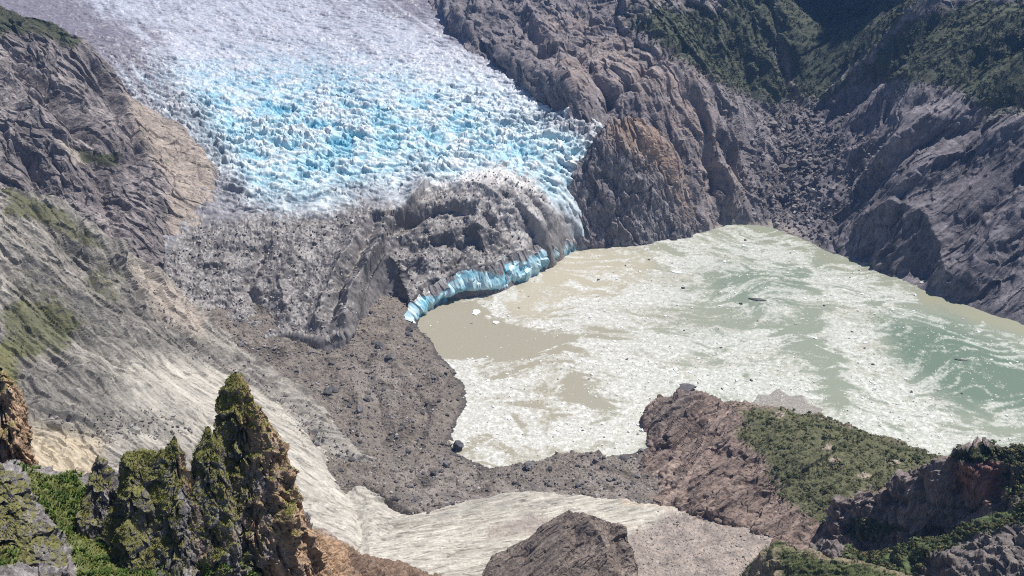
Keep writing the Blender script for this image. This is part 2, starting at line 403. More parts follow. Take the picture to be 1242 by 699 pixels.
def g_tone(x, y, z, n, u, v, dd, d):
    deb, far, edL = g_fields(x, y, z, u, v)
    rel = g_disp.rel
    N = len(x)
    n1 = fbm(x / 60, y / 60, z * 0, 5, .6); n2 = fbm(x / 9, y / 7, z * 0 + 3, 4, .65); n3 = fbm(x / 170, y / 170, z * 0 + 8, 3)
    c = np.repeat(np.array((.64, .675, .70), f32)[None], N, 0)
    blue = np.clip(.55 * np.exp(-((v - 165) / 75) ** 2) * (1.15 - .0 * u) + .10, 0, 1)
    core = zone(u + 20 * n1, v + 20 * n1, [(175,92),(300,78),(430,80),(560,112),(690,160),(708,215),(660,228),(560,198),(430,242),(330,258),(262,215)], 42)
    blue = np.clip(.20 + .85 * core, 0, 1) * sstep(-.55, .75, -rel * 1.0 + n1 * .9 + n2 * .5 + .25)
    c = mixc(c, (.27, .51, .625), np.clip(blue * 1.05, 0, .95))
    deepb = core * sstep(.30, .75, -rel * .7 + n1 * .8 + n3)
    c = mixc(c, (.06, .31, .46), np.clip(deepb, 0, .8))
    # grey grit that thickens up-glacier and along both margins
    grit = .55 * sstep(150, 20, v) + .9 * edL + .30
    rmarg = 1 - sstep(0, 55, poly_sd(u, v, [(480,-20),(560,15),(600,60),(660,90),(700,130),(735,160),(800,160),(800,-20)]))
    grit = grit + .7 * rmarg + .6 * zone(u, v, [(590,140),(640,128),(720,150),(720,168),(650,160),(600,158)], 12)
    load = 1 - sstep(-10, 75, poly_sd(u + 25 * n1, v + 25 * n1, DEB)); load = load * (1 - .8 * sstep(500, 560, u))
    grit = grit + 1.0 * load
    ef = math.radians(-58)
    pf, qf = x * math.cos(ef) + y * math.sin(ef), -x * math.sin(ef) + y * math.cos(ef)
    band = fbm(pf / 260, (qf + 20 * n3) / 13, z * 0 + 2, 4, .6)       # dirt bands drawn out along the flow
    grit = grit + 1.0 * band * sstep(190, 90, v)
    gm = sstep(.35, .95, grit * .62 + n2 * .34 - rel * .18 + n1 * .3)
    c = mixc(c, (.20, .18, .20), gm * .85)
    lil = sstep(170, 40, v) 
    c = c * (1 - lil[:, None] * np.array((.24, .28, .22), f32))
    # debris
    n4 = fbm(x / 5, y / 5, z / 5, 3, .7); n6 = fbm(x / 22, y / 22, z / 22, 5, .62)
    e = math.radians(62)
    pf, qf = x * math.cos(e) + y * math.sin(e), -x * math.sin(e) + y * math.cos(e)
    fl = fbm(pf / 70, qf / 9, z * 0 + 6, 4, .6)                      # bands of grit drawn out along the flow
    dc = np.array((.205, .188, .181), f32)[None] * (1 + .75 * n4 + .55 * n6 + .45 * n1)[:, None]
    dc = mixc(dc, (.095, .088, .088), sstep(.0, .5, fl + .5 * n6) * .7)
    dc = mixc(dc, (.46, .44, .44), sstep(.22, .6, n4 * .7 + .6 * n6 - .3 * fl) * .5)
    lobe = zone(u + 20 * n1, v + 20 * n1, [(490,190),(610,190),(690,230),(710,290),(640,300),(560,260),(500,230)], 35)
    dirty = sstep(-.05, .45, n6 * .6 + fl * .8 + .55 * lobe - .25)
    dc = mixc(dc, (.50, .475, .47), dirty * .5)
    snow = zone(u + 16 * n1, v + 12 * n6, [(500,228),(540,205),(600,198),(660,220),(650,232),(590,216),(540,228)], 9)
    dc = mixc(dc, (.70, .68, .67), snow * .75)
    c = c + (dc - c) * (sstep(.22, .78, deb + n2 * .5 + n4 * .3 + n1 * .3 - .12 * lobe))[:, None]
    return c
glacier = bpy.data.objects.new('glacier', None); COL.objects.link(glacier)
tag(glacier, 'broad crevassed blue and white glacier descending to the lake, its snout under grey rubble', 'glacier')
GL = Land.__new__(Land); GL.t = gl; GL.o = ICE_OUT; GL.drop = 2.2
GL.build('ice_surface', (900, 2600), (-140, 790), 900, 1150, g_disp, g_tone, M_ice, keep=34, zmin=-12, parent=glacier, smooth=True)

# ---- the ice cliff at the lake: a wall of blue ice with ribs, below the debris
shore = [(496,392),(503,384),(512,378),(524,372),(545,366),(562,360),(580,357),(600,353),(620,344),(640,336),(660,324),(680,309),(695,301),(706,299),(716,298)]
sp = np.array(U([(a, b, 0) for a, b in shore]))
seg = np.r_[0, np.cumsum(np.linalg.norm(np.diff(sp[:, :2], axis=0), axis=1))]
S = np.linspace(0, seg[-1], 620)
cx, cy = np.interp(S, seg, sp[:, 0]), np.interp(S, seg, sp[:, 1])
tx, ty = np.gradient(cx), np.gradient(cy); L_ = np.hypot(tx, ty); nx, ny = ty / L_, -tx / L_       # towards the lake
kk = np.ones(41) / 41
nx, ny = np.convolve(np.pad(nx, 20, 'edge'), kk, 'valid'), np.convolve(np.pad(ny, 20, 'edge'), kk, 'valid')
hs = np.interp(S / seg[-1], [0, .06, .15, .3, .45, .6, .75, .9, 1], [5, 20, 30, 38, 42, 42, 36, 26, 6])
rows = 70
T = np.linspace(-.08, 1.0, rows)[:, None]
Zc = T * hs[None] + 0 * cx
lean = 10 * (1 - np.clip(T, 0, 1)) * 0 - 16 * np.clip(T, 0, 1) ** 2.2
Sx, Tx = np.repeat(S[None], rows, 0), np.repeat(T, len(S), 1) * hs[None]
s_, t_, z_ = Sx.ravel(), Tx.ravel(), (Sx * 0).ravel()
rib = ridged(s_ / 26, t_ / 70, z_, 4, .5).reshape(Sx.shape)
fcs = facets(s_ / 12, t_ / 24, z_ + 2); fcs = (fcs[1] * 3 + (fcs[2] - .5) * 3).reshape(Sx.shape)
bul = fbm(s_ / 60, t_ / 60, z_ + 7, 3).reshape(Sx.shape)
und = -(4 + 13 * np.exp(-((Sx / seg[-1] - .27) / .10) ** 2)) * np.exp(-((Tx - 2) / 7.0) ** 2)                                              # undercut at the waterline
off = lean + 6 * (rib - .5) + fcs * 1.3 + 5 * bul + und + 9
Xc, Yc = cx[None] + nx[None] * off, cy[None] + ny[None] * off
nn = fbm(s_ / 30, t_ / 14, z_ + 1, 5, .6); n5 = fbm(s_ / 6, t_ / 12, z_ + 4, 4, .6)
hcl = np.clip(np.repeat(T, len(S), 1).ravel(), 0, 1)
cc = np.repeat(np.array((.50, .70, .77), f32)[None], len(s_), 0)
cc = mixc(cc, (.16, .47, .62), sstep(-.25, .35, nn + .3 * n5))
cc = mixc(cc, (.85, .88, .88), sstep(.15, .5, n5 - nn * .5) * .8)
lowc = fbm(s_ / 45, z_, z_ + 3, 3); edge = sstep(.66, .86, hcl + nn * .6 + .8 * lowc)
rm = sstep(.62, .8, (s_ / seg[-1]) + nn * .12) * .75
n8 = fbm(s_ / 5, t_ / 5, z_ + 8, 4, .7)
dirt = np.array((.20, .185, .183), f32)[None] * (1 + .8 * n8 + .6 * nn)[:, None]
dirt = mixc(dirt, (.45, .46, .47), sstep(.1, .5, n5 - nn * .4) * .6)
cc = cc + (dirt - cc) * np.clip(edge + rm * sstep(.1, .5, hcl + nn * .5), 0, 1)[:, None]
me = mesh_from('ice_cliff', np.stack([Xc.ravel(), Yc.ravel(), Zc.ravel()], 1), grid_faces(rows, len(S))[:, ::-1], cc)
M_cliff = mat_surface('blue_ice', .35, .10, .4, .4, .3, .5, bdist=.8)
link('ice_cliff', me, M_cliff, glacier)
# ================================================================= LAKE
def lake():
    rows, cols = 820, 1250
    ys = np.geomspace(600, 1750, rows); ta = np.linspace(-.18, .98, cols)
    Y = np.repeat(ys[:, None], cols, 1); X = Y * ta[None]
    x, y = X.ravel(), Y.ravel(); z = x * 0
    u, v = proj(x, y, z)
    wx, wy = 60 * fbm(x / 160, y / 160, z, 3), 60 * fbm(x / 160 + 7, y / 160, z + 3, 3)
    a = fbm((x + wx) / 110, (y + wy) / 60, z + 1, 4, .55)
    b = fbm((x + wx) / 30, (y + wy) / 18, z + 2, 4, .6)
    c = fbm(x / 7, y / 6, z + 3, 4, .65)
    e = fbm(x / 3, y / 2.6, z + 9, 2, .65)
    st = ridged((x + 1.6 * wx) / 75, (y + 1.6 * wy) / 26, z + 5, 4, .55) - .55
    U1, V1 = u + 22 * a + 14 * b, v + 14 * a + 9 * b
    tan = zone(U1, V1, [(500,380),(540,366),(575,366),(612,388),(640,398),(700,404),(700,420),(620,432),(560,438),(520,425)], 5)
    tan2 = zone(U1, V1, [(640,330),(700,298),(760,298),(800,310),(770,345),(700,372),(640,392),(600,372)], 14)
    tan3 = np.maximum(zone(U1, V1, [(930,392),(1000,390),(1015,420),(1030,470),(1015,500),(985,440),(940,410)], 12), zone(U1, V1, [(650,465),(720,460),(760,480),(740,505),(680,500)], 18) * .8)
    rim = zone(U1, V1, [(1110,345),(1180,366),(1260,385),(1260,412),(1180,388),(1120,368)], 7)
    rim2 = zone(U1, V1, [(840,275),(900,266),(960,280),(1060,325),(1130,350),(1130,372),(1040,342),(960,300),(900,286),(850,292)], 6) * .7
    green = np.maximum(zone(U1, V1, [(845,330),(900,310),(990,315),(1050,335),(990,345),(960,380),(900,385),(860,360)], 24) * .60,
                       zone(U1 + 40 * st, V1 + 25 * st, [(1060,385),(1140,380),(1242,425),(1320,470),(1320,520),(1200,500),(1150,490),(1080,440)], 48) * 1.15)
    green = np.clip(np.maximum(green, .36 * sstep(700, 960, u)), 0, 1.1)
    white = np.maximum.reduce([zone(U1, V1, [(578,362),(606,352),(612,385),(700,400),(712,414),(660,412),(590,390)], 8),
                               zone(U1, V1, [(540,440),(640,430),(700,420),(760,400),(840,430),(800,470),(760,560),(560,580),(540,520)], 25) * .6,
                               zone(U1, V1, [(780,440),(930,400),(990,450),(1010,520),(900,500),(800,480)], 30) * .75,
                               zone(U1, V1, [(1010,380),(1060,400),(1080,440),(1150,500),(1150,550),(1040,520),(1015,450)], 25) * .85,
                               zone(U1, V1, [(700,330),(830,290),(960,300),(1100,360),(1060,390),(980,330),(860,310),(800,380),(700,400)], 25) * .55,
                               zone(U1, V1, [(960,350),(1040,350),(1070,372),(1010,385)], 14) * .7])
    water = np.repeat(np.array((.30, .275, .21), f32)[None], len(x), 0)
    water = mixc(water, (.30, .31, .245), sstep(640, 900, u + 60 * a))
    water = mixc(water, (.43, .39, .30), tan2 * .8)
    water = mixc(water, (.115, .165, .122), np.clip(green * 1.1, 0, 1))
    water = mixc(water, (.30, .27, .17), np.clip(.8 * rim + .5 * rim2, 0, 1) * .6)
    clear = np.clip(1.25 * tan + .42 * tan2 + .65 * tan3 + 1.0 * rim + .22 * rim2 + .34 * green, 0, 1.2)
    s = .38 + .55 * white - .80 * clear + .8 * a + .6 * b + 1.0 * st
    cover = np.clip(sstep(.15, .95, s) * .85 + sstep(-.05, .22, s * .75 + c * .5 + e * .2 - .12) * .55 * sstep(-.25, .3, s), 0, 1)
    cover = cover * (.82 + .7 * c + .4 * e)
    cover = np.clip(cover, 0, 1)
    slush = np.repeat(np.array((.515, .51, .47), f32)[None], len(x), 0)
    slush = mixc(slush, (.68, .675, .645), sstep(-.05, .5, c + .4 * b + .3 * white - .15))
    slush = mixc(slush, (.42, .455, .39), np.clip(green * 1.1, 0, 1) * .75)
    slush = mixc(slush, (.41, .39, .325), sstep(-.05, .4, -a - .3 * c - .2 * b) * .75)
    cl = water + (slush - water) * cover[:, None]
    cl = cl * (1 + .22 * e * cover + .06 * e)[:, None]
    zz = .25 * np.clip(cover, 0, 1) * (c + .5 * e)
    me = mesh_from('lake_water', np.stack([x, y, zz], 1), grid_faces(rows, cols), cl, True)
    o = link('lake_water', me, M_water); tag(o, kind='structure')
    lake.f = (x, y, cover, tan, s)
lake()

# ================================================================= MORAINE (rubble shore and fan)
mo_pts = U([(505,395,0),(530,425,0),(555,455,0),(565,482,0),(555,512,0),(545,532,0),(560,552,0),(600,563,0),(640,560,0),(680,549,0),(720,552,0),(765,548,0),(790,540,0),(800,520,-3),(560,400,-9),(620,470,-10),(620,530,-7),(700,530,-7),(740,500,-9)]) \
    + U([(340,425,20),(400,440,16),(450,420,16),(480,400,10),(450,500,12),(520,450,7),(530,500,5),(480,560,14),(500,610,20),(560,600,18),(640,580,12),(640,600,20),(700,585,14),(700,610,24),(760,575,10),(790,595,18),(830,620,30),(720,562,9),(660,565,5),(300,440,26),(300,400,32),(250,380,45),(440,380,18),(490,370,8),(400,560,22)])
MO_OUT = U([(508,385,0),(515,400,0),(540,425,0),(562,455,0),(572,482,0),(562,512,0),(552,532,0),(565,556,0),(605,567,0),(645,563,0),(683,552,0),(725,555,0),(765,551,0),(800,538,0),(860,560,10),(880,600,30),(820,622,28),(760,609,22),(700,604,20),(640,598,20),(560,612,18),(497,624,18),(440,580,24),(380,600,30),(250,450,40),(220,370,60),(330,370,30),(420,360,20),(470,350,10)])
MOFEAT = [(6, 9, [(470,430),(500,470),(490,520)]), (-6, 7, [(440,440),(460,490),(470,540)]), (5, 8, [(520,440),(540,480),(520,530)]), (6, 7, [(640,572),(690,560),(750,562)]), (-5, 6, [(560,590),(640,588),(700,590)]), (5, 8, [(400,440),(430,480),(440,520)]), (6, 6, [(680,556),(720,556),(745,575)]), (-5, 5, [(500,470),(520,500),(500,560)])]
def mo_disp(x, y, z, n, d):
    f1 = facets(x / 9, y / 9, z / 9); f2 = facets(x / 3.5, y / 3.5, z / 3.5)
    sp1 = sstep(.30, .08, f1[0]) * (f1[2] > .72)
    near = sstep(-2, 6, z)
    return (relief(MO.t, x, y, MOFEAT, 8, 30) + 8 * fbm(x / 48, y / 48, z * 0, 6, .60) + .9 * (f1[1] + f1[2] - .5) + .6 * (f2[1] + f2[2] - .5) + 2.4 * sp1) * (.25 + .75 * near)
def mo_tone(x, y, z, n, u, v, dd, d):
    n1 = fbm(x / 45, y / 45, z * 0 + 2, 4); n2 = fbm(x / 5, y / 5, z / 5, 4, .7)
    n3 = fbm(x / 16, y / 16, z / 16, 4, .65)
    c = np.repeat(np.array((.205, .175, .150), f32)[None], len(x), 0) * (1 + .9 * n1 + .6 * n2 + .7 * n3)[:, None]
    c = mixc(c, (.37, .34, .315), sstep(.28, .55, n2 + .3 * n3) * .7)
    sand = zone(u + 20 * n1, v + 10 * n1, [(430,440),(470,430),(500,470),(460,500),(430,480)], 15) + zone(u + 15 * n1, v + 8 * n1, [(480,560),(600,575),(700,585),(760,600),(640,605),(500,625)], 12) + .8 * zone(u + 15 * n1, v + 8 * n1, [(690,560),(790,555),(800,600),(720,600)], 10)
    c = mixc(c, (.29, .255, .23), np.clip(sand, 0, 1) * .8 * sstep(-.35, .15, n3 + n1))
    c = mixc(c, (.085, .076, .072), sstep(.0, .4, n1 + .4 * n3) * .55)
    c = mixc(c, (.06, .055, .053), sstep(2.5, 0, z) * .75)
    return c
MO = Land(mo_pts, MO_OUT, 1.5, 2e-4)
tag(MO.build('moraine', (590, 1080), (230, 930), 620, 760, mo_disp, mo_tone, M_debris, keep=25, zmin=-6, rag=5), kind='structure')

# ================================================================= LEFT SLOPE
ls_pts = Y_([(0,228,900),(130,290,900),(245,385,930),(60,250,895),(330,450,880),(400,500,800),(460,570,712),(495,612,660),
             (0,350,745),(100,350,805),(200,400,835),(0,450,645),(100,500,610),(200,500,670),(300,500,740),(300,600,610),(400,600,650),(200,650,490),(100,600,510),(0,600,465),(380,680,540),(450,650,592),(470,690,545),
             (-120,228,880),(-120,450,600),(-200,600,440),(300,720,480)])
LS_OUT = Y_([(-400,200,1000),(-150,205,930),(0,226,905),(60,247,898),(130,291,902),(200,340,916),(245,386,932),(290,430,905),(330,452,882),(400,503,802),(460,573,714),(500,618,665),(490,660,610),(470,720,520),(300,800,430),(-100,800,380),(-600,600,420)])
def ls_f(x, y, z):
    return rock(x, y, z, 10, 42, (.80, -.35, -.48), 4.0, 2.0, 1.0, 1.2)
LFEAT = [(10, 12, [(60,255),(130,300),(190,345),(245,395)]), (-11, 9, [(90,300),(170,360),(240,420),(320,462)]), (8, 10, [(0,300),(80,350),(150,400),(230,440)]), (-8, 8, [(0,330),(70,385),(150,440)]),
         (-7, 6, [(290,440),(360,500),(430,570)]), (6, 7, [(310,440),(385,505),(455,575)]), (-8, 8, [(40,500),(110,500),(210,530)]), (9, 10, [(20,470),(110,460),(230,500)]), (-6, 6, [(380,520),(430,600),(440,680)])]
def ls_disp(x, y, z, n, d):
    u, v = proj(x, y, z)
    r, a, fb = ls_f(x, y, z)
    smooth = zone(u, v, [(170,440),(330,470),(520,620),(470,720),(350,720),(250,520),(130,520)], 40)
    bump = 10 * fbm(x / 120, y / 120, z / 120, 3)
    p, q, rr = rotp(x, y, z, (.80, -.35, -.48), 9)
    ck = ridged(p / 26 + 7, q / 22, rr / 22, 4, .5)
    strat = fbm(p / 5, q / 5, rr / 5, 4, .65)
    return r * (1 - .72 * smooth) + bump + .5 * strat + .8 * fbm(p / 16 + 2, q / 3.0, rr / 3.0, 3, .6) - .7 * sstep(.86, .96, ck) + relief(LS.t, x, y, LFEAT, 10, 40)
def ls_tone(x, y, z, n, u, v, dd, d):
    n1 = fbm(x / 60, y / 60, z / 60, 4, .6); n2 = fbm(x / 7, y / 7, z / 7, 4, .65)
    c = rocktone(x, y, z, (.27, .248, .22), .45, 50, (.46, .425, .37), 1, (.80, -.35, -.48), 7)
    U1, V1 = u + 25 * n1, v + 25 * n1
    pale = zone(U1, V1, [(130,430),(250,440),(340,470),(470,590),(520,620),(480,720),(380,720),(300,560),(150,540)], 22)
    pl = rocktone(x, y, z, (.43, .40, .35), .34, 40, (.55, .515, .45), 4, (.80, -.35, -.48), 9)
    c = c + (pl - c) * (pale * .92)[:, None]
    up = zone(U1, V1, [(0,225),(130,290),(250,385),(250,440),(130,430),(0,520)], 25)
    c = c * (1 - .16 * up)[:, None]
    tan = zone(U1, V1, [(0,500),(60,520),(130,535),(120,590),(40,600),(0,600)], 16)
    c = mixc(c, (.50, .42, .30), tan * .8)
    bandz = zone(U1, V1, [(20,480),(110,440),(180,470),(240,505),(190,525),(100,535),(40,525)], 10)
    c = mixc(c, (.105, .10, .088), bandz * .5 * sstep(-.3, .2, n2 + n1))
    band2 = zone(U1, V1, [(160,330),(235,400),(330,455),(420,540),(400,545),(300,465),(220,425),(150,370)], 9)
    c = mixc(c, (.12, .108, .098), band2 * .45 * sstep(-.25, .2, n2 + .5 * n1))
    pk = zone(U1, V1, [(150,310),(210,340),(250,390),(245,410),(190,380)], 16)
    c = mixc(c, (.52, .44, .37), pk * .6)
    p, q, r = rotp(x, y, z, (.80, -.35, -.48), 9)
    st = fbm(p / 12 + 3, q / 12, r / 12, 5, .65)
    c = mixc(c, (.13, .12, .11), sstep(.18, .5, st) * .6)
    gr = fbm(p / 16 + 2, q / 3.0, r / 3.0, 3, .6)
    c = c * (1 + .36 * gr)[:, None]
    ck2 = ridged(p / 9 + 1, q / 9, r / 9, 3, .5)
    c = mixc(c, (.085, .078, .07), sstep(.86, .93, ck2) * .55)
    ck = ridged(p / 26 + 7, q / 22, r / 22, 4, .5)
    c = mixc(c, (.07, .064, .058), sstep(.86, .93, ck + .15 * n1) * .6)
    vz = np.maximum.reduce([zone(U1, V1, [(0,222),(70,245),(130,292),(110,300),(40,270),(0,262)], 8), zone(U1, V1, [(0,300),(90,330),(110,370),(60,390),(0,370)], 25) * .6,
                            zone(U1, V1, [(0,370),(80,370),(110,390),(90,420),(30,450),(20,520),(0,520)], 20), zone(U1, V1, [(120,300),(160,310),(150,380),(90,350)], 14) * .7, zone(U1, V1, [(200,385),(250,400),(300,440),(260,440),(190,410)], 12) * .5])
    vm = sstep(.30, .62, vz * .62 + .35 * n2 + .25 * n1 + .12 * (n[:, 2] - .6))
    vg = np.repeat(np.array((.105, .105, .05), f32)[None], len(x), 0) * (1 + .6 * n2)[:, None]
    vg = mixc(vg, (.15, .145, .05), sstep(.0, .5, n1 + (v - 400) / 200) * .7)
    return c + (vg - c) * (vm * .9)[:, None]
LS = Land(ls_pts, LS_OUT, 1.6, 2e-4)
tag(LS.build('hillside', (380, 980), (-260, 560), 760, 900, ls_disp, ls_tone, M_slab, keep=70, zmin=-5, rag=6), kind='structure')

# ================================================================= UPPER LEFT BLUFF
bl_pts = Y_([(0,10,1430),(50,25,1430),(100,55,1400),(165,120,1395),(215,152,1345),(255,200,1245),(256,250,1170),(240,310,1085),(190,318,1055),
             (100,150,1230),(0,150,1165),(0,220,1090),(150,220,1155),(130,285,1050),(210,200,1235),(60,100,1300),(150,150,1290),(-60,0,1420),(-120,150,1150),(-100,260,1040),(60,260,1070),(-200,60,1350)]) \
    + [(-560,1620,200), (-800,1650,230), (-380,1500,110)]
BL_OUT = Y_([(-500,-10,1500),(-120,-12,1460),(0,8,1435),(50,23,1435),(100,53,1405),(135,86,1402),(165,120,1398),(218,152,1350),(252,190,1262),(258,215,1225),(258,255,1170),(243,312,1085),(235,335,1060),(190,345,1030),(100,320,1020),(-200,300,1000),(-600,300,1050)])
BFEAT = [(-24, 13, [(22,78),(60,112),(95,160),(150,190)]), (16, 12, [(100,58),(140,110),(170,175)]), (-16, 10, [(120,90),(150,140),(168,185)]), (16, 13, [(0,90),(40,140),(75,180)]), (-15, 10, [(30,190),(45,230),(60,265)]), (12, 12, [(70,190),(110,240),(150,290)]), (-14, 10, [(120,200),(125,250),(140,285)])]
def bl_disp(x, y, z, n, d):
    u, v = proj(x, y, z)
    r, a, fb = rock(x, y, z, 17, 70, (.45, -.2, -.87), 5.0, 5.0, .75, 1.0)
    sm = zone(u, v, [(165,120),(215,150),(262,195),(262,260),(240,320),(215,300),(205,220)], 16)
    gul = -22 * np.exp(-((u - 45 - (v - 60) * .42) / 12) ** 2) * sstep(40, 90, v) * sstep(200, 150, v)
    return r * (1 - .62 * sm) + relief(BL.t, x, y, BFEAT, 12, 50)
def bl_tone(x, y, z, n, u, v, dd, d):
    n1 = fbm(x / 70, y / 70, z / 70, 4, .6); n2 = fbm(x / 8, y / 8, z / 8, 4, .65)
    c = rocktone(x, y, z, (.205, .18, .178), .5, 45, (.42, .375, .345), 6, (.45, -.2, -.87), 4)
    U1, V1 = u + 14 * n1, v + 14 * n1
    tan = zone(U1, V1, [(150,112),(215,150),(270,195),(270,270),(240,330),(200,300),(212,230),(165,170)], 9)
    tn = rocktone(x, y, z, (.35, .295, .25), .4, 30, (.46, .40, .355), 2, (.45, -.2, -.87), 4)
    c = c + (tn - c) * (tan * .9)[:, None]
    c = mixc(c, (.42, .37, .32), zone(U1, V1, [(70,168),(95,185),(105,200),(90,200)], 5) * .8)
    vz = np.maximum(zone(U1, V1, [(-20,0),(60,18),(100,50),(90,62),(40,40),(-20,50)], 8), zone(U1, V1, [(85,175),(150,190),(145,205),(100,200)], 8))
    vm = sstep(.3, .6, vz * .7 + .3 * n2)
    return c + (np.array((.055, .062, .03), f32) * (1 + .5 * n2)[:, None] - c) * (vm * .9)[:, None]
BL = Land(bl_pts, BL_OUT, 2.5, 2e-4)
o = BL.build('rock_bluff', (1000, 1680), (-240, 300), 800, 620, bl_disp, bl_tone, M_rock, keep=70, rag=6)
tag(o, 'dark craggy bluff with a pinkish right flank between the glacier and the left hillside', 'cliff')

# ================================================================= FAR MOUNTAINS (right of the glacier)
mt_pts = U([(742,297,0),(800,290,0),(840,284,0),(895,271,0),(950,282,0),(1010,306,0),(1070,330,0),(1130,356,0),(1180,373,0),(1242,393,0),(1300,412,0)]) \
  + Y_([(950,200,1475),(930,240,1400),(970,125,1640),(1000,80,2000),(1000,40,2080),(1000,0,2170),(940,0,1760),(952,60,1725),(962,95,1690),(1010,110,1640),(1060,60,1610),(1040,90,1615),(1120,0,1660),(1080,20,1640),
     (1242,0,1560),(1242,150,1290),(1242,250,1165),(1242,300,1110),(1242,350,1066),(1100,250,1240),(1100,300,1190),(1100,150,1350),(1020,250,1330),(1000,200,1440),(1170,200,1290),(1170,300,1150),(1242,90,1390),(1150,80,1440),(1350,0,1500),(1350,150,1240),(1350,300,1060),
     (700,100,1500),(650,80,1600),(600,50,1760),(560,15,1900),(540,0,1990),(750,50,1640),(850,0,1720),(850,80,1560),(890,130,1500),(860,200,1400),(900,230,1385),(600,0,1960),(700,0,1860),(780,110,1480),(720,170,1400),(700,230,1310),(720,270,1290),(920,180,1470),
     (850,-80,2000),(1000,-60,2400),(1150,-80,1900),(700,-80,2250),(560,-70,2400),(1300,-100,1850)])
MT_OUT = Y_([(520,-12,2200),(555,14,1905),(590,50,1755),(645,82,1600),(690,120,1500),(712,160,1400),(700,210,1320),(690,260,1280)]) + U([(700,299,0),(742,300,0),(800,293,0),(840,287,0),(895,274,0),(950,285,0),(1010,309,0),(1070,333,0),(1130,359,0),(1180,376,0),(1242,396,0),(1330,424,0),(1500,440,0)]) + [(1500,1000,500),(1700,2600,0),(-200,2600,0)]
MFEAT = [(24, 16, [(1000,130),(1060,78),(1130,10)]), (20, 20, [(1040,150),(1110,95),(1242,20)]), (22, 22, [(1080,190),(1160,132),(1242,78)]), (20, 15, [(1050,272),(1100,256),(1142,290),(1150,330)]),
         (24, 20, [(1100,232),(1170,192),(1242,150)]), (18, 15, [(1180,335),(1215,275),(1242,245)]), (-20, 12, [(1012,140),(1085,80),(1160,5)]), (-18, 14, [(1060,175),(1140,112),(1242,48)]), (-18, 14, [(1060,225),(1160,165),(1242,112)]),
         (-18, 10, [(1120,335),(1160,285),(1242,205)]), (-34, 16, [(968,124),(952,60),(940,0)]), (-16, 9, [(868,235),(858,180),(840,125)]), (-14, 8, [(735,128),(775,92),(830,62)]), (-16, 12, [(742,122),(720,90),(690,60)]),
         (-14, 9, [(915,250),(895,205),(872,165)]), (22, 26, [(945,125),(905,60),(885,0)]), (18, 26, [(840,110),(800,50),(770,0)]), (16, 16, [(880,240),(868,190),(850,140)]), (-16, 18, [(900,110),(860,50),(830,0)]),
         (16, 18, [(690,110),(680,60),(640,10)]), (-12, 12, [(660,70),(640,40),(610,0)]), (-15, 10, [(1000,260),(1030,210),(1080,165)]), (12, 12, [(990,240),(1010,205),(1050,170)]), (-10, 8, [(950,250),(955,200),(962,150)])]
def mt_disp(x, y, z, n, d):
    u, v = proj(x, y, z)
    lft = sstep(1000, 930, u)
    r1, a, fb = rock(x, y, z, 22, 85, (.35, -.75, -.55), 3.6, 8.0, .65, .8)      # ribs on the left hills
    r2, a2, fb2 = rock(x, y, z, 22, 80, (-.72, -.45, -.5), 6.5, 3.0, .6, .7)   # gullies down the right slope
    r = r1 * lft + r2 * (1 - lft)
    tal = zone(u, v, [(950,130),(1000,130),(1010,200),(990,270),(930,270),(930,200)], 40)
    f = facets(x / 14, y / 14, z / 14)
    blk = tal * (7 * (f[1] + f[2] - .4))
    far = zone(u, v, [(940,-50),(1110,-50),(1050,60),(1000,110),(960,100)], 20)
    foot = sstep(-3, 14, z)
    spur = 26 * np.exp(-(((u - 1090) * .83 + (v - 150) * .55) / 45) ** 2) * sstep(60, 160, v) * 0
    return (r * (1 - .6 * tal) * (1 - .4 * far) + blk + relief(MT.t, x, y, MFEAT, 16, 60)) * (.35 + .65 * foot)
def line_near(u, v, pts, w):
    d = np.full(len(u), 1e9)
    for a, b in zip(pts[:-1], pts[1:]):
        ex, ey = b[0] - a[0], b[1] - a[1]; t = np.clip(((u - a[0]) * ex + (v - a[1]) * ey) / (ex * ex + ey * ey), 0, 1)
        d = np.minimum(d, np.hypot(u - a[0] - t * ex, v - a[1] - t * ey))
    return 1 - sstep(w * .4, w, d)
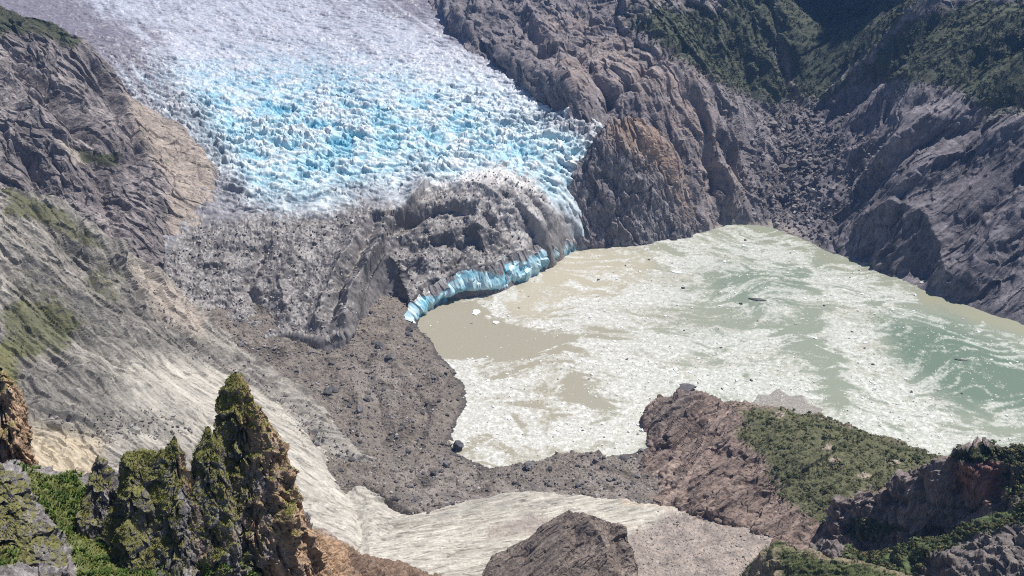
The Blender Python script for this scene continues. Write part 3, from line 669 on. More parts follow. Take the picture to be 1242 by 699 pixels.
def mt_tone(x, y, z, n, u, v, dd, d):
    n1 = fbm(x / 90, y / 90, z / 90, 4, .6); n2 = fbm(x / 9, y / 9, z / 9, 4, .65)
    c1 = rocktone(x, y, z, (.20, .178, .185), .45, 55, (.37, .33, .33), 6, (.35, -.75, -.55), 4)
    c2 = rocktone(x, y, z, (.168, .152, .166), .45, 55, (.32, .29, .30), 9, (-.72, -.45, -.5), 6)
    c = c1 + (c2 - c1) * sstep(930, 1010, u)[:, None]
    U1, V1 = u + 22 * n1, v + 22 * n1
    c = mixc(c, (.39, .30, .25), zone(U1, V1, [(640,20),(760,40),(850,95),(870,140),(910,230),(860,260),(830,200),(790,130),(690,110)], 30) * .42 * sstep(-.35, .2, n1 + n2))
    c = mixc(c, (.42, .36, .30), sstep(9, 1, z) * zone(U1, V1, [(840,260),(960,260),(1000,310),(900,300)], 20) * .6)
    vz = np.maximum.reduce([zone(U1, V1, [(745,20),(800,0),(930,0),(945,60),(970,120),(940,135),(880,110),(800,60)], 20),
                            zone(U1, V1, [(1010,105),(1060,50),(1120,0),(1260,0),(1260,130),(1200,145),(1160,110),(1080,100)], 20),
                            zone(U1, V1, [(930,-20),(1130,-20),(1060,60),(1000,125),(960,120)], 15), zone(U1, V1, [(860,-20),(960,-20),(950,60),(900,60)], 15)])
    vm = sstep(.30, .60, vz * .66 + .35 * n2 + .22 * n1)
    vg = np.repeat(np.array((.062, .072, .042), f32)[None], len(x), 0) * (1 + .7 * n2 + .4 * n1)[:, None]
    c = c + (vg - c) * (vm * .92)[:, None]
    ch = np.maximum.reduce([line_near(u + 6 * n1, v + 6 * n1, p_, 2.2) for p_ in ([(940,0),(946,60),(960,100),(982,126)], [(985,126),(1030,85),(1060,62)], [(650,60),(680,82),(700,84)], [(735,40),(770,30),(800,5)])])
    return mixc(c, (.36, .34, .33), ch * .8 * sstep(-.2, .2, n2))
MT = Land(mt_pts, MT_OUT, 2.0, 2e-4)
o = MT.build('mountainside', (960, 2500), (480, 1440), 900, 1100, mt_disp, mt_tone, M_rock, keep=60, zmin=-5)
tag(o, kind='structure')

# ================================================================= RUSTY DOME beside the ice front
do_pts = Y_([(760,140,1345),(735,160,1340),(712,190,1306),(700,210,1288),(690,240,1268),(740,200,1305),(790,150,1370),(820,185,1365),(835,230,1340),(845,270,1345),(740,250,1283),(790,240,1300),(780,190,1320)]) + U([(694,300,-1),(742,298,0),(800,291,0),(842,284,0),(700,290,8)])
do_pts += [(p[0] + 25, p[1] + 70, p[2] - 60) for p in Y_([(760,138,1350),(800,150,1385)])]
DO_OUT = Y_([(757,137,1352),(740,150,1350),(720,182,1312),(704,215,1284),(697,255,1264)]) + U([(698,301,0),(742,300,0),(800,293,0),(850,285,0)]) + Y_([(848,262,1350),(842,225,1350),(826,180,1380),(805,152,1395),(780,140,1375)])
def do_disp(x, y, z, n, d):
    r, a, fb = rock(x, y, z, 10, 55, (.3, -.5, -.8), 2.6, 1.0, .9, 1.1)
    return r
def do_tone(x, y, z, n, u, v, dd, d):
    n1 = fbm(x / 50, y / 50, z / 50, 4, .6); n2 = fbm(x / 7, y / 7, z / 7, 4, .65)
    c = rocktone(x, y, z, (.20, .182, .19), .4, 30, (.36, .34, .34), 3, (.3, -.5, -.8), 3)
    og = sstep(-.45, .05, n1 + .5 * n2) * zone(u + 14 * n1, v + 14 * n1, [(735,150),(765,128),(800,145),(830,190),(850,250),(835,265),(810,215),(770,185),(745,175)], 20)
    oc = rocktone(x, y, z, (.42, .285, .20), .35, 25, (.52, .42, .33), 4, (.3, -.5, -.8), 3)
    return c + (oc - c) * (og * .68)[:, None]
DO = Land(do_pts, DO_OUT, 2.2, 1.5e-3)
o = DO.build('rock_dome', (1200, 1480), (660, 890), 380, 420, do_disp, do_tone, M_rock, keep=45, zmin=-5, rag=9)
tag(o, 'grey dome of rock with an orange rusty crown, standing where the glacier meets the lake', 'rock dome')
# ================================================================= CREAM SLAB + SCREE at the foot of the view
vf_pts = U([(470,640,25),(495,615,18),(560,610,20),(640,597,24),(700,603,22),(760,610,24),(830,620,32),(900,630,42),(950,640,50),(500,690,52),(560,650,32),(640,690,48),(640,640,32),(800,690,55),(800,650,40),(900,690,64),(960,699,70),(460,760,75),(700,770,82),(950,770,95)])
VF_OUT = U([(455,640,25),(495,613,18),(560,607,20),(640,594,24),(700,600,22),(760,607,24),(830,617,32),(900,625,42),(970,640,52),(1010,720,80),(1020,840,120),(430,840,100),(440,700,50)])
def vf_zone(x, y, z, u, v):
    n1 = fbm(x / 40, y / 40, z / 40, 4, .6)
    scr = zone(u + 16 * n1, v + 12 * n1, [(775,640),(830,618),(1000,630),(1050,720),(1000,860),(640,860),(735,690)], 8)
    scr = np.maximum(scr, zone(u + 10 * n1, v + 5 * n1, [(590,640),(640,622),(670,630),(640,648),(590,655)], 4) * .75)
    return scr, n1
def vf_disp(x, y, z, n, d):
    u, v = proj(x, y, z)
    scr, n1 = vf_zone(x, y, z, u, v)
    p, q, r = rotp(x, y, z, (.95, .25, .1), 9)
    st = ridged(p / 16, q / 16, r / 16, 5, .6) - .5
    f = facets(x / 2.6, y / 2.6, z / 2.6)
    return (3.6 * st + 3 * n1) * (1 - scr) + scr * (3.5 * n1 + 1.6 * fbm(x / 9, y / 9, z / 9, 5, .6) + .5 * (f[1] + f[2] - .5))
def vf_tone(x, y, z, n, u, v, dd, d):
    scr, n1 = vf_zone(x, y, z, u, v)
    n2 = fbm(x / 4, y / 4, z / 4, 4, .7)
    c = rocktone(x, y, z, (.42, .392, .34), .36, 22, (.54, .51, .45), 2, (.95, .25, .1), 9)
    p, q, r = rotp(x, y, z, (.95, .25, .1), 12)
    st = fbm(p / 7, q / 7, r / 7, 5, .65)
    c = c * (1 + .5 * fbm(p / 10 + 4, q / 2.2, r / 2.2, 3, .6))[:, None]
    c = mixc(c, (.26, .22, .17), sstep(.12, .5, st) * .6)
    c = mixc(c, (.50, .38, .24), sstep(.1, .5, n1 + .3 * st) * sstep(560, 680, u) * .35)
    n3 = fbm(x / 14, y / 14, z / 14, 5, .65)
    sc_ = np.array((.29, .245, .215), f32)[None] * (1 + .55 * n2 + .3 * n1 + .8 * n3)[:, None]
    sc_ = mixc(sc_, (.48, .44, .41), sstep(.3, .55, n2) * .6)
    return c + (sc_ - c) * scr[:, None]
VF = Land(vf_pts, VF_OUT, 1.6, 2e-4)
tag(VF.build('valley_floor', (390, 690), (380, 1090), 520, 760, vf_disp, vf_tone, M_slab, keep=25), kind='structure')

# ================================================================= CENTRE OUTCROP
oc_pts = U([(590,705,50),(612,662,64),(640,643,76),(668,625,88),(692,618,92),(722,622,92),(750,634,84),(770,656,70),(776,690,56),(640,690,76),(690,680,84),(735,672,68),(690,730,90),(760,720,62),(600,740,64)])
oc_pts += [(p[0], p[1] + 22, p[2] - 36) for p in U([(612,665,66),(665,628,88),(720,623,92),(768,662,66)])]
OC_OUT = U([(575,715,50),(600,680,58),(620,655,68),(650,634,82),(680,618,91),(710,617,92),(742,629,86),(766,650,70),(775,680,60),(775,760,60),(580,780,70)])
OFEAT = [(3, 6, [(600,690),(635,655),(660,640)]), (5, 5, [(715,640),(730,660),(738,695)]), (-6, 5, [(700,645),(690,699)]), (-6, 6, [(745,650),(758,690)]), (-4, 4, [(640,670),(620,699)])]
def oc_disp(x, y, z, n, d):
    r, a, fb = rock(x, y, z, 6.5, 17, (.75, .45, .5), 8, 4.0, .7, 1.0); return .6 * r + relief(OC.t, x, y, OFEAT, 2.5, 12)
def oc_tone(x, y, z, n, u, v, dd, d):
    c = rocktone(x, y, z, (.175, .142, .122), .45, 16, (.32, .27, .235), 8, (.75, .45, .5), 9)
    return c
class Planes:
    """an outcrop bounded by joint planes: the lowest of several planes through three surveyed points each"""
    def __init__(s, tri):
        s.c = []
        for t in tri:
            A = np.array([[p[0], p[1], 1] for p in t]); s.c.append(np.linalg.solve(A, [p[2] for p in t]))
    def __call__(s, x, y):
        x, y = np.asarray(x, float), np.asarray(y, float)
        return np.min([c[0] * x + c[1] * y + c[2] for c in s.c], axis=0)
_A, _B, _C = WZ(690, 620, 92), WZ(606, 672, 62), WZ(668, 725, 76)
_D, _E, _G = WZ(758, 640, 80), WZ(740, 710, 62), WZ(716, 640, 88)
def back_(p, dy=16, dz=34): return (p[0], p[1] + dy, p[2] - dz)
oc_pl = Planes([(_A, _B, _C), (_A, _C, WZ(722, 690, 80)), (_G, _D, _E), (_A, _D, back_(_A)), (_A, _B, back_(_A)), (_D, back_(_D), WZ(776, 700, 52))])
OC = Land(oc_pts, OC_OUT, 2.6, 3e-4); OC.t = oc_pl
o = OC.build('rock_outcrop', (400, 580), (540, 830), 380, 460, oc_disp, oc_tone, M_rock, keep=30, rag=3)
tag(o, 'dark brown striated outcrop standing on the cream rock slab at the bottom edge', 'rock')

# ================================================================= HEADLAND with scrub
hl_pts = U([(800,490,24),(835,474,30),(900,490,46),(960,500,56),(1010,508,66),(1060,525,74),(1140,549,84),(787,520,6),(790,545,3),(780,575,8),(775,592,14),(870,600,50),(960,560,74),(1000,620,72),(940,640,56),(1100,590,92),(860,540,46),(830,600,30),(900,615,48),(1050,560,84),(1200,580,100),(1300,570,100),(1200,640,95),(1700,560,125),(1900,690,150),(1040,660,80),(1000,700,85)])
hl_pts += [(p[0] + 12, p[1] + 40, p[2] - 44) for p in U([(835,474,30),(900,490,46),(1010,508,66),(1140,549,84),(1250,560,90)])]
HL_OUT = U([(786,500,10),(795,485,20),(830,472,29),(860,478,38),(900,489,46),(960,499,56),(1010,507,66),(1060,524,74),(1140,548,84),(1260,570,95),(1950,570,140),(1950,800,160),(1300,760,120),(980,740,80),(930,650,52),(890,632,46),(830,622,30),(775,600,15),(772,575,6),(786,545,2)])
VEGJ = [(890,492),(920,492),(1010,505),(1145,548),(1150,580),(1050,600),(1000,640),(940,600),(930,560),(890,530),(900,508)]
def hl_disp(x, y, z, n, d):
    u, v = proj(x, y, z)
    r, a, fb = rock(x, y, z, 11, 38, (.75, .5, .3), 3.2, 6.0, .85, 1.0)
    veg = zone(u, v, VEGJ, 14)
    sh = fbm(x / 5, y / 5, z / 5, 4, .65)
    return r * (1 - .6 * veg) + veg * 1.8 * sh
def hl_tone(x, y, z, n, u, v, dd, d):
    n1 = fbm(x / 40, y / 40, z / 40, 4, .6); n2 = fbm(x / 6, y / 6, z / 6, 4, .65)
    c = rocktone(x, y, z, (.235, .178, .152), .45, 26, (.40, .32, .27), 4, (.75, .5, .3), 5)
    c = mixc(c, (.13, .115, .11), zone(u, v, [(780,505),(830,470),(850,480),(800,530)], 10) * .6)
    vm = sstep(.30, .55, zone(u + 24 * n1, v + 18 * n1, VEGJ, 20) * .72 + .3 * n2)
    c = c + (np.array((.115, .118, .06), f32) * (1 + .6 * n2 + .3 * n1)[:, None] - c) * (vm * .95)[:, None]
    bare = np.maximum.reduce([zone(u + 3 * n2, v + 3 * n2, [(a - 9, b), (a, b - 4), (a + 10, b), (a, b + 4)], 2) for a, b in ((1004,543),(1012,558),(1048,577),(1085,560),(945,503))])
    return mixc(c, (.44, .36, .30), bare * .85)
HL = Land(hl_pts, HL_OUT, 1.6, 3e-4)
tag(HL.build('headland', (480, 900), (740, 1900), 760, 900, hl_disp, hl_tone, M_rock, keep=40, zmin=-4, rag=4), kind='structure')

# ================================================================= NEARER HILL on the right
kh_pts = Y_([(1020,607,560),(1060,592,545),(1110,572,525),(1150,551,505),(1180,543,495),(1215,546,488),(1260,548,480),(1350,545,470),(1030,640,540),(1100,635,505),(1150,600,490),(1200,620,462),(1242,600,455),(1242,650,435),(1080,660,500),(1350,640,420),(1150,680,470),(1250,700,400)])
kh_pts += [(p[0] + 10, p[1] + 55, p[2] - 60) for p in Y_([(1060,592,545),(1110,572,525),(1180,543,495),(1260,548,480),(1350,545,470)])]
KH_OUT = Y_([(1010,612,566),(1060,590,547),(1110,570,527),(1150,549,507),(1180,541,497),(1260,546,482),(1500,540,470),(1500,760,360),(1100,740,430),(1020,650,530)])
VEGK = [(1150,552),(1180,540),(1260,540),(1260,556),(1215,560),(1165,562)]
def kh_disp(x, y, z, n, d):
    r, a, fb = rock(x, y, z, 11, 36, (.5, .2, -.8), 2.6, 2.0, 1.0, 1.0); return r
def kh_tone(x, y, z, n, u, v, dd, d):
    n1 = fbm(x / 30, y / 30, z / 30, 4, .6); n2 = fbm(x / 4, y / 4, z / 4, 4, .65)
    c = rocktone(x, y, z, (.19, .155, .148), .5, 22, (.35, .285, .26), 4, (.5, .2, -.8), 3)
    c = mixc(c, (.27, .12, .10), zone(u + 12 * n1, v + 12 * n1, [(1160,560),(1215,555),(1230,590),(1190,605),(1155,590)], 12) * .7)
    c = mixc(c, (.24, .20, .18), zone(u + 12 * n1, v + 12 * n1, [(1100,600),(1150,560),(1150,610),(1110,640)], 12) * .5)
    vz = np.maximum.reduce([zone(u + 8 * n1, v + 6 * n1, VEGK, 5), zone(u + 8 * n1, v + 6 * n1, [(1220,550),(1260,550),(1260,600),(1215,610)], 10) * .6, zone(u + 8 * n1, v + 6 * n1, [(1030,625),(1100,640),(1060,660),(1020,650)], 10)])
    vm = sstep(.3, .55, vz * .72 + .3 * n2)
    return c + (np.array((.058, .068, .032), f32) * (1 + .6 * n2)[:, None] - c) * (vm * .95)[:, None]
KH = Land(kh_pts, KH_OUT, 1.8, 3e-4)
o = KH.build('rocky_hill', (360, 620), (940, 1500), 380, 480, kh_disp, kh_tone, M_rock, keep=45, rag=5)
tag(o, 'dark hill with a reddish rock face and a green crest at the right edge, just behind the shrubby ridge', 'hill')

# ================================================================= SHRUBBY RIDGES in the lower right corner
rr_pts = Y_([(1242,614,430),(1215,622,436),(1180,637,446),(1140,652,456),(1100,664,466),(1060,668,480),(1030,666,494),(1000,655,512),(1350,570,420),(1250,650,405),(1200,690,395),(1150,690,415),(1100,690,440),(1250,720,370),(1120,730,420),(1350,650,380),(1060,690,475)])
rr_pts += [(p[0] + 10, p[1] + 40, p[2] - 42) for p in Y_([(1242,614,430),(1180,637,446),(1100,664,466),(1030,666,494)])]
RR_OUT = Y_([(985,652,522),(1030,663,497),(1060,665,482),(1100,661,468),(1140,649,458),(1180,634,448),(1215,619,438),(1242,611,432),(1350,565,424),(1500,560,420),(1500,800,330),(1100,790,360),(1030,700,460)])
RIDGE_V = [(1025,648),(1060,658),(1100,655),(1180,630),(1242,604),(1260,604),(1260,622),(1200,645),(1130,672),(1110,700),(1060,690),(1025,672)]
def rr_disp(x, y, z, n, d):
    r, a, fb = rock(x, y, z, 7, 26, (.3, .6, -.7), 3, 9.0, .8, 1.0); return r
def rr_tone(x, y, z, n, u, v, dd, d):
    n1 = fbm(x / 30, y / 30, z / 30, 4, .6); n2 = fbm(x / 4, y / 4, z / 4, 4, .65)
    c = rocktone(x, y, z, (.18, .155, .145), .4, 20, (.24, .20, .18), 4, (.3, .6, -.7), 3)
    vm = sstep(.3, .55, zone(u + 8 * n1, v + 6 * n1, RIDGE_V, 7) * .72 + .3 * n2)
    return c + (np.array((.09, .115, .045), f32) * (1 + .6 * n2)[:, None] - c) * (vm * .95)[:, None]
RR = Land(rr_pts, RR_OUT, 1.6, 3e-4)
tag(RR.build('ridge', (320, 560), (900, 1500), 300, 420, rr_disp, rr_tone, M_rock, keep=40, rag=4), kind='structure')

def near_(pts): return [(a, b, c * .86) for a, b, c in pts]
qq_pts = Y_(near_([(940,652,548),(985,662,515),(1040,678,480),(1090,692,452),(1130,705,430),(960,680,520),(1000,690,490),(960,710,490),(1040,715,450),(1100,740,410),(940,690,520),(960,760,450)]))
qq_pts += [(p[0] + 14, p[1] + 30, p[2] - 34) for p in Y_(near_([(940,652,548),(1040,678,480),(1130,705,430)]))]
QQ_OUT = Y_(near_([(936,655,548),(945,649,551),(985,659,518),(1040,675,483),(1090,689,455),(1130,702,433),(1200,730,400),(1100,800,370),(950,790,420),(940,720,490)]))
def qq_disp(x, y, z, n, d):
    r, a, fb = rock(x, y, z, 4, 22, (.8, -.5, .2), 4, 12.0, .7, 1.0); return r
def qq_tone(x, y, z, n, u, v, dd, d):
    n1 = fbm(x / 25, y / 25, z / 25, 4, .6); n2 = fbm(x / 3, y / 3, z / 3, 4, .65)
    c = np.repeat(np.array((.10, .115, .05), f32)[None], len(x), 0) * (1 + .6 * n2 + .3 * n1)[:, None]
    crest = sstep(-9, -2, d + 4 * n2) 
    c = mixc(c, (.34, .27, .20), crest * .75 * sstep(-.25, .15, n1))
    return mixc(c, (.26, .22, .19), sstep(.42, .6, n2) * .5)
QQ = Land(qq_pts, QQ_OUT, 1.6, 3e-4)
tag(QQ.build('grassy_ridge', (310, 520), (860, 1260), 300, 340, qq_disp, qq_tone, M_veg, keep=35, rag=3), kind='structure')
# ================================================================= FOREGROUND: grassy gully and rock shoulder below the viewpoint
fg_pts = Y_([(0,565,168),(60,560,176),(100,580,178),(128,584,174),(165,578,172),(220,582,172),(270,586,172),(330,600,173),(365,632,178),(400,662,192),(440,676,205),(490,684,215),(545,700,220),(0,699,124),(90,699,134),(180,699,148),(230,660,156),(300,670,156),(150,640,158),(300,740,146),(420,740,168),(540,760,185),(0,630,144),(60,640,152),(120,660,156),(-100,560,160),(-100,700,116),(100,800,110),(400,820,135),(600,740,215)])
fg_pts += [(p[0] + 4, p[1] + 14, p[2] - 26) for p in Y_([(0,555,172),(100,575,182),(165,574,178),(270,582,178),(365,628,184),(440,673,208),(540,696,224)])]
FG_OUT = Y_([(-300,545,168),(0,552,172),(62,552,180),(100,574,182),(130,578,180),(165,572,178),(220,576,178),(300,584,178),(345,600,180),(364,626,184),(385,645,190),(402,660,195),(425,668,202),(445,673,208),(490,681,218),(520,688,222),(545,702,223),(600,760,215),(620,900,180),(-300,900,90)])
GRV = [(20,560),(60,572),(90,575),(150,620),(190,690),(200,760),(100,760),(92,690),(78,650),(45,610)]
MASSIF = [(95,570),(370,570),(375,720),(205,720),(165,640),(120,600)]
def fg_disp(x, y, z, n, d):
    u, v = proj(x, y, z)
    r, a, fb = rock(x, y, z, 3.6, 10, (.6, -.2, -.75), 3, 3.0, 1.0, 1.0)
    g = zone(u, v, GRV, 14); ms_ = zone(u, v, MASSIF, 12)
    r2, _, _ = rock(x, y, z, 6.5, 8, (.12, .05, -1), 3.5, 8.0, 1.0, 1.0)
    r = r + (r2 - r) * ms_
    return r * (1 - .6 * g) + g * .5 * fbm(x / 1.2, y / 1.2, z / 1.2, 3)
def fg_mask(x, y, z, u, v, n):
    n1 = fbm(x / 8, y / 8, z / 8, 4, .6); n2 = fbm(x / 1.2, y / 1.2, z / 1.2, 3, .65)
    vz = np.maximum.reduce([zone(u + 8 * n1, v + 8 * n1, GRV, 10), zone(u + 8 * n1, v + 8 * n1, [(-10,610),(22,628),(40,650),(20,685),(-10,690)], 8), zone(u + 8*n1, v + 8*n1, [(120,580),(340,580),(350,720),(180,720)], 12) * .52, zone(u, v, [(330,685),(365,670),(390,720),(330,720)], 10) * .7])
    return sstep(.34, .56, vz * .75 + .25 * n2 + .55 * n1), n1, n2
def fg_tone(x, y, z, n, u, v, dd, d):
    vm, n1, n2 = fg_mask(x, y, z, u, v, n)
    c = rocktone(x, y, z, (.235, .215, .215), .5, 6, (.40, .37, .35), 4, (.6, -.2, -.75), 3)
    ms_ = zone(u + 6 * n1, v + 6 * n1, MASSIF, 10)
    mk = rocktone(x, y, z, (.165, .15, .155), .6, 5, (.42, .39, .38), 6, (.12, .05, -1), 3)
    c = c + (mk - c) * ms_[:, None]
    og = zone(u + 8 * n1, v + 8 * n1, [(355,630),(430,660),(440,720),(345,720)], 8)
    oc = rocktone(x, y, z, (.36, .235, .15), .4, 5, (.52, .42, .33), 2, (.6, -.2, -.75), 3)
    c = c + (oc - c) * og[:, None]
    br = zone(u, v, [(425,660),(560,660),(600,760),(420,760)], 10)
    bc = rocktone(x, y, z, (.21, .145, .11), .45, 6, (.34, .26, .21), 2, (.6, -.2, -.75), 3)
    c = c + (bc - c) * br[:, None]
    g = np.repeat(np.array((.115, .14, .035), f32)[None], len(x), 0) * (1 + .5 * n2)[:, None]
    return c + (g - c) * (vm * .9)[:, None]
FG = Land(fg_pts, FG_OUT, 2.0, 3e-4)
tag(FG.build('foreground_slope', (95, 250), (-200, 700), 480, 760, fg_disp, fg_tone, M_near, keep=22, zmin=250), kind='structure')

# ---------------------------------------------------------------- grass
M_grass = mat_surface('grass_blades', .8, .3, 1.5, .0, 1, .15)
def tufts(P, N, prob, count, hgt=.7, nb=5, rng=RNG, tint=None):
    """count tufts of nb blades rooted on the surface points"""
    p = np.clip(prob, 0, None); p = p / p.sum()
    i = rng.choice(len(P), count, p=p)
    base = P[i] + rng.normal(size=(count, 3)) * .12
    up = N[i] * .7 + np.array((0, 0, .6)); 
    h = hgt * rng.uniform(.45, 1.25, count)
    V, C = [], []
    tones = np.array([(.19,.215,.04), (.27,.285,.055), (.12,.14,.035), (.32,.29,.085), (.20,.17,.06)])
    tw = tones[rng.choice(5, count, p=(.34, .24, .24, .1, .08))] if tint is None else tint[rng.choice(len(tint), count)]
    for b in range(nb):
        a = rng.uniform(0, 6.28, count)
        dirv = up + np.stack([np.cos(a), np.sin(a), a * 0], 1) * rng.uniform(.3, 1.0, (count, 1))
        dirv /= np.linalg.norm(dirv, axis=1, keepdims=True)
        side = np.stack([-np.sin(a), np.cos(a), a * 0], 1) * (hgt * .22)
        V.append(np.stack([base - side, base + side, base + dirv * h[:, None]], 1))
        C.append(np.repeat((tw * rng.uniform(.75, 1.25, (count, 1)))[:, None], 3, 1))
    V, C = np.concatenate(V).reshape(-1, 3), np.concatenate(C).reshape(-1, 3)
    return V, np.arange(len(V)).reshape(-1, 3), C

# ---------------------------------------------------------------- rock spires
def spire(name, label, bot, top, rb, profile, seed, grass_n, tan_side=0., moss=.5, nth=230, nt_=320, amp=1.0, squash=.8, cat='rock spire'):
    """a tapering crag from W-point bot to W-point top; profile = [(t, radius factor)]"""
    b, t_ = np.array(W(*bot)), np.array(W(*top))
    T = np.linspace(0, 1, nt_); th = np.linspace(0, 2 * np.pi, nth, endpoint=False)
    TT, TH = np.meshgrid(T, th, indexing='ij')
    pr = np.interp(TT, [p[0] for p in profile], [p[1] for p in profile]) * rb
    # the crag is bounded by flat joint planes, so its section is an irregular polygon
    rs = np.random.default_rng(int(seed * 10)); K = 7
    tk = np.sort(rs.uniform(0, 2 * np.pi, K) * .3 + np.linspace(0, 2 * np.pi, K, endpoint=False)); hk = rs.uniform(.62, 1.0, K); sk = rs.uniform(-.25, .25, K)
    cut = np.full(TT.shape, 9.0)
    for q_, h_, s_ in zip(tk, hk, sk):
        cg = np.cos(TH - q_ + .5 * s_ * TT); cut = np.minimum(cut, np.where(cg > .12, (h_ + s_ * (TT - .5)) / np.maximum(cg, .12), 9))
    led = fbm(TT.ravel() * 9 + seed, TH.ravel() * 0 + seed, TH.ravel() * .7, 3).reshape(TT.shape)
    pr = pr * np.minimum(cut, 1.25) * (1 + .22 * led)
    ax = b[None, None] + (t_ - b)[None, None] * TT[..., None]
    # cross-section is a rounded wedge
    ca, sa = np.cos(TH), np.sin(TH)
    X = ax[..., 0] + pr * ca; Y = ax[..., 1] + pr * sa * squash; Z = ax[..., 2]
    x, y, z = X.ravel(), Y.ravel(), Z.ravel()
    s = rb / 9.0
    def dsp(x, y, z):
        wx = fbm(x / 7 + seed, y / 7, z / 7, 3) * 1.6
        tilt = z * .12
        f1 = facets((x + wx + tilt) / 4.2 + seed, (y + wx) / 4.2, z / 15)
        f2 = facets((x + wx + tilt) / 1.9 + seed, y / 1.9, (z + wx) / 5.5)
        f3 = facets(x / .75 + seed, y / .75, z / 1.6)
        rr = ridged((x + tilt) / 5 + seed, y / 5, z / 26, 4, .55) - .55
        return amp * (1.5 * f1[1] + 2.0 * (f1[2] - .5) + .85 * f2[1] + .85 * (f2[2] - .5) + .38 * (f3[1] + f3[2] - .5) - 2.2 * sstep(.12, .42, rr))
    dd = dsp(x, y, z) * np.clip(pr.ravel() / (rb * .35), .18, 1)
    x2, y2 = x + dd * ca.ravel(), y + dd * sa.ravel()
    z2 = z + .35 * dd * (TT.ravel() < .985)
    Xg, Yg, Zg = [q.reshape(TT.shape) for q in (x2, y2, z2)]
    Pg = np.stack([Xg, Yg, Zg], -1)
    du = np.roll(Pg, -1, 1) - np.roll(Pg, 1, 1); dv = np.gradient(Pg, axis=0)
    n = np.cross(du, dv); n /= np.linalg.norm(n, axis=-1, keepdims=True) + 1e-9
    n = n.reshape(-1, 3)
    n1 = fbm(x2 / 6 + seed, y2 / 6, z2 / 9, 4, .6); n2 = fbm(x2 / 1.1, y2 / 1.1, z2 / 1.1, 3, .65)
    c = rocktone(x2, y2, z2, (.185, .168, .172), .6, 5, (.42, .39, .38), seed, (.2, .1, -1), 3)
    tn = rocktone(x2, y2, z2, (.40, .27, .175), .45, 5, (.56, .46, .36), seed + 3, (.2, .1, -1), 2)
    tm = sstep(.1, .6, tan_side * (ca.ravel() * .9 + .35) + n1 * .7) * (tan_side > 0)
    c = c + (tn - c) * (tm * .95)[:, None]
    mo = sstep(.35, .7, moss * (-.05 + 1.3 * TT.ravel()) + .85 * (n[:, 2] - .30) + .85 * n1 + .3 * n2 - .45 * tm)
    mc = np.repeat(np.array((.16, .155, .045), f32)[None], len(x2), 0) * (1 + .6 * n2)[:, None]
    c = c + (mc - c) * (mo * .9)[:, None]
    me = mesh_from('rock', np.stack([x2, y2, z2], 1), grid_faces(nt_, nth, True), c)
    root = link(name, me, M_near)
    root['label'] = label; root['category'] = cat
    tri_area = np.linalg.norm(np.cross(du, dv), axis=-1).ravel()
    V, Fc, C = tufts(np.stack([x2, y2, z2], 1), n, mo * tri_area * np.clip(n[:, 2] + .2, 0, 1), grass_n, .38)
    g = link('grass', mesh_from('grass', V, Fc, C), M_grass, root)
    tag(g, kind='stuff')
    return root
BASE = [(0,1.6),(.4,1.45),(.6,1.25),(.74,1.0),(.86,.62),(.94,.32),(1,.05)]
spire('rock_spire', 'tallest crag in the foreground, mossy pointed top and an orange broken right flank',
      (316,735,158), (285,452,176), 10.8, [(0,1.35),(.3,1.25),(.5,1.12),(.62,.98),(.74,.74),(.86,.48),(.95,.24),(1,.03)], 1.0, 5600, .55, .66)
spire('rock_spire', 'slim mossy pinnacle leaning against the left side of the tallest crag',
      (266,745,150), (252,518,167), 6.2, BASE, 4.0, 3200, .12, .55, 190, 260, .75)
spire('rock_spire', 'sharp narrow pinnacle with a tan right edge, second from the tallest crag',
      (222,750,146), (212,529,164), 6.2, BASE, 7.0, 2900, .25, .46, 190, 260, .75)
spire('rock_spire', 'blunt grey crag capped by bright green grass, between two darker pinnacles',
      (172,745,146), (164,546,162), 6.2, [(0,2.0),(.4,1.7),(.6,1.35),(.75,1.05),(.9,.72),(.97,.42),(1,.05)], 11.0, 3000, 0, .60, 190, 260, .8)
spire('rock_spire', 'short dark pinnacle at the left end of the jagged row beside the grassy gully',
      (128,735,148), (119,553,163), 4.8, BASE, 15.0, 1000, 0, .25, 160, 240, .7)
spire('rock_block', 'broken orange rock with a mossy cap at the left edge, above the grassy gully',
      (2,640,178), (0,448,192), 9.0, [(0,1.25),(.35,1.15),(.55,.95),(.75,.78),(.9,.55),(1,.1)], 19.0, 1500, .6, .48, 170, 220, 1.0, .7, 'rock')
spire('rock_slab', 'grey striped rock flank in the bottom left corner, beside the bright green gully',
      (20,800,118), (-12,556,150), 12.5, [(0,1.2),(.5,1.0),(.75,.7),(.9,.42),(1,.05)], 23.0, 900, 0, .22, 190, 260, .8, .6, 'rock')
# grass in the gully
P, n = FG.P, FG.n
vm, _, _ = fg_mask(P[:, 0], P[:, 1], P[:, 2], FG.uv[0], FG.uv[1], n)
f1_ = fbm(P[:, 0] / 3, P[:, 1] / 3, P[:, 2] / 3, 3)
VA, FA, CA = tufts(P, n, vm * (P[:, 1] / 150) ** 2 * (f1_ > -.05), 9000, .5)
VB, FB, CB = tufts(P, n, vm * (P[:, 1] / 150) ** 2 * (f1_ < .0), 5000, .95, 7, tint=np.array([(.10,.16,.035), (.07,.12,.03), (.14,.20,.045)]))
V, Fc, C = np.concatenate([VA, VB]), np.concatenate([FA, FB + len(VA)]), np.concatenate([CA, CB])
tag(link('grass', mesh_from('grass', V, Fc, C), M_grass), kind='stuff')
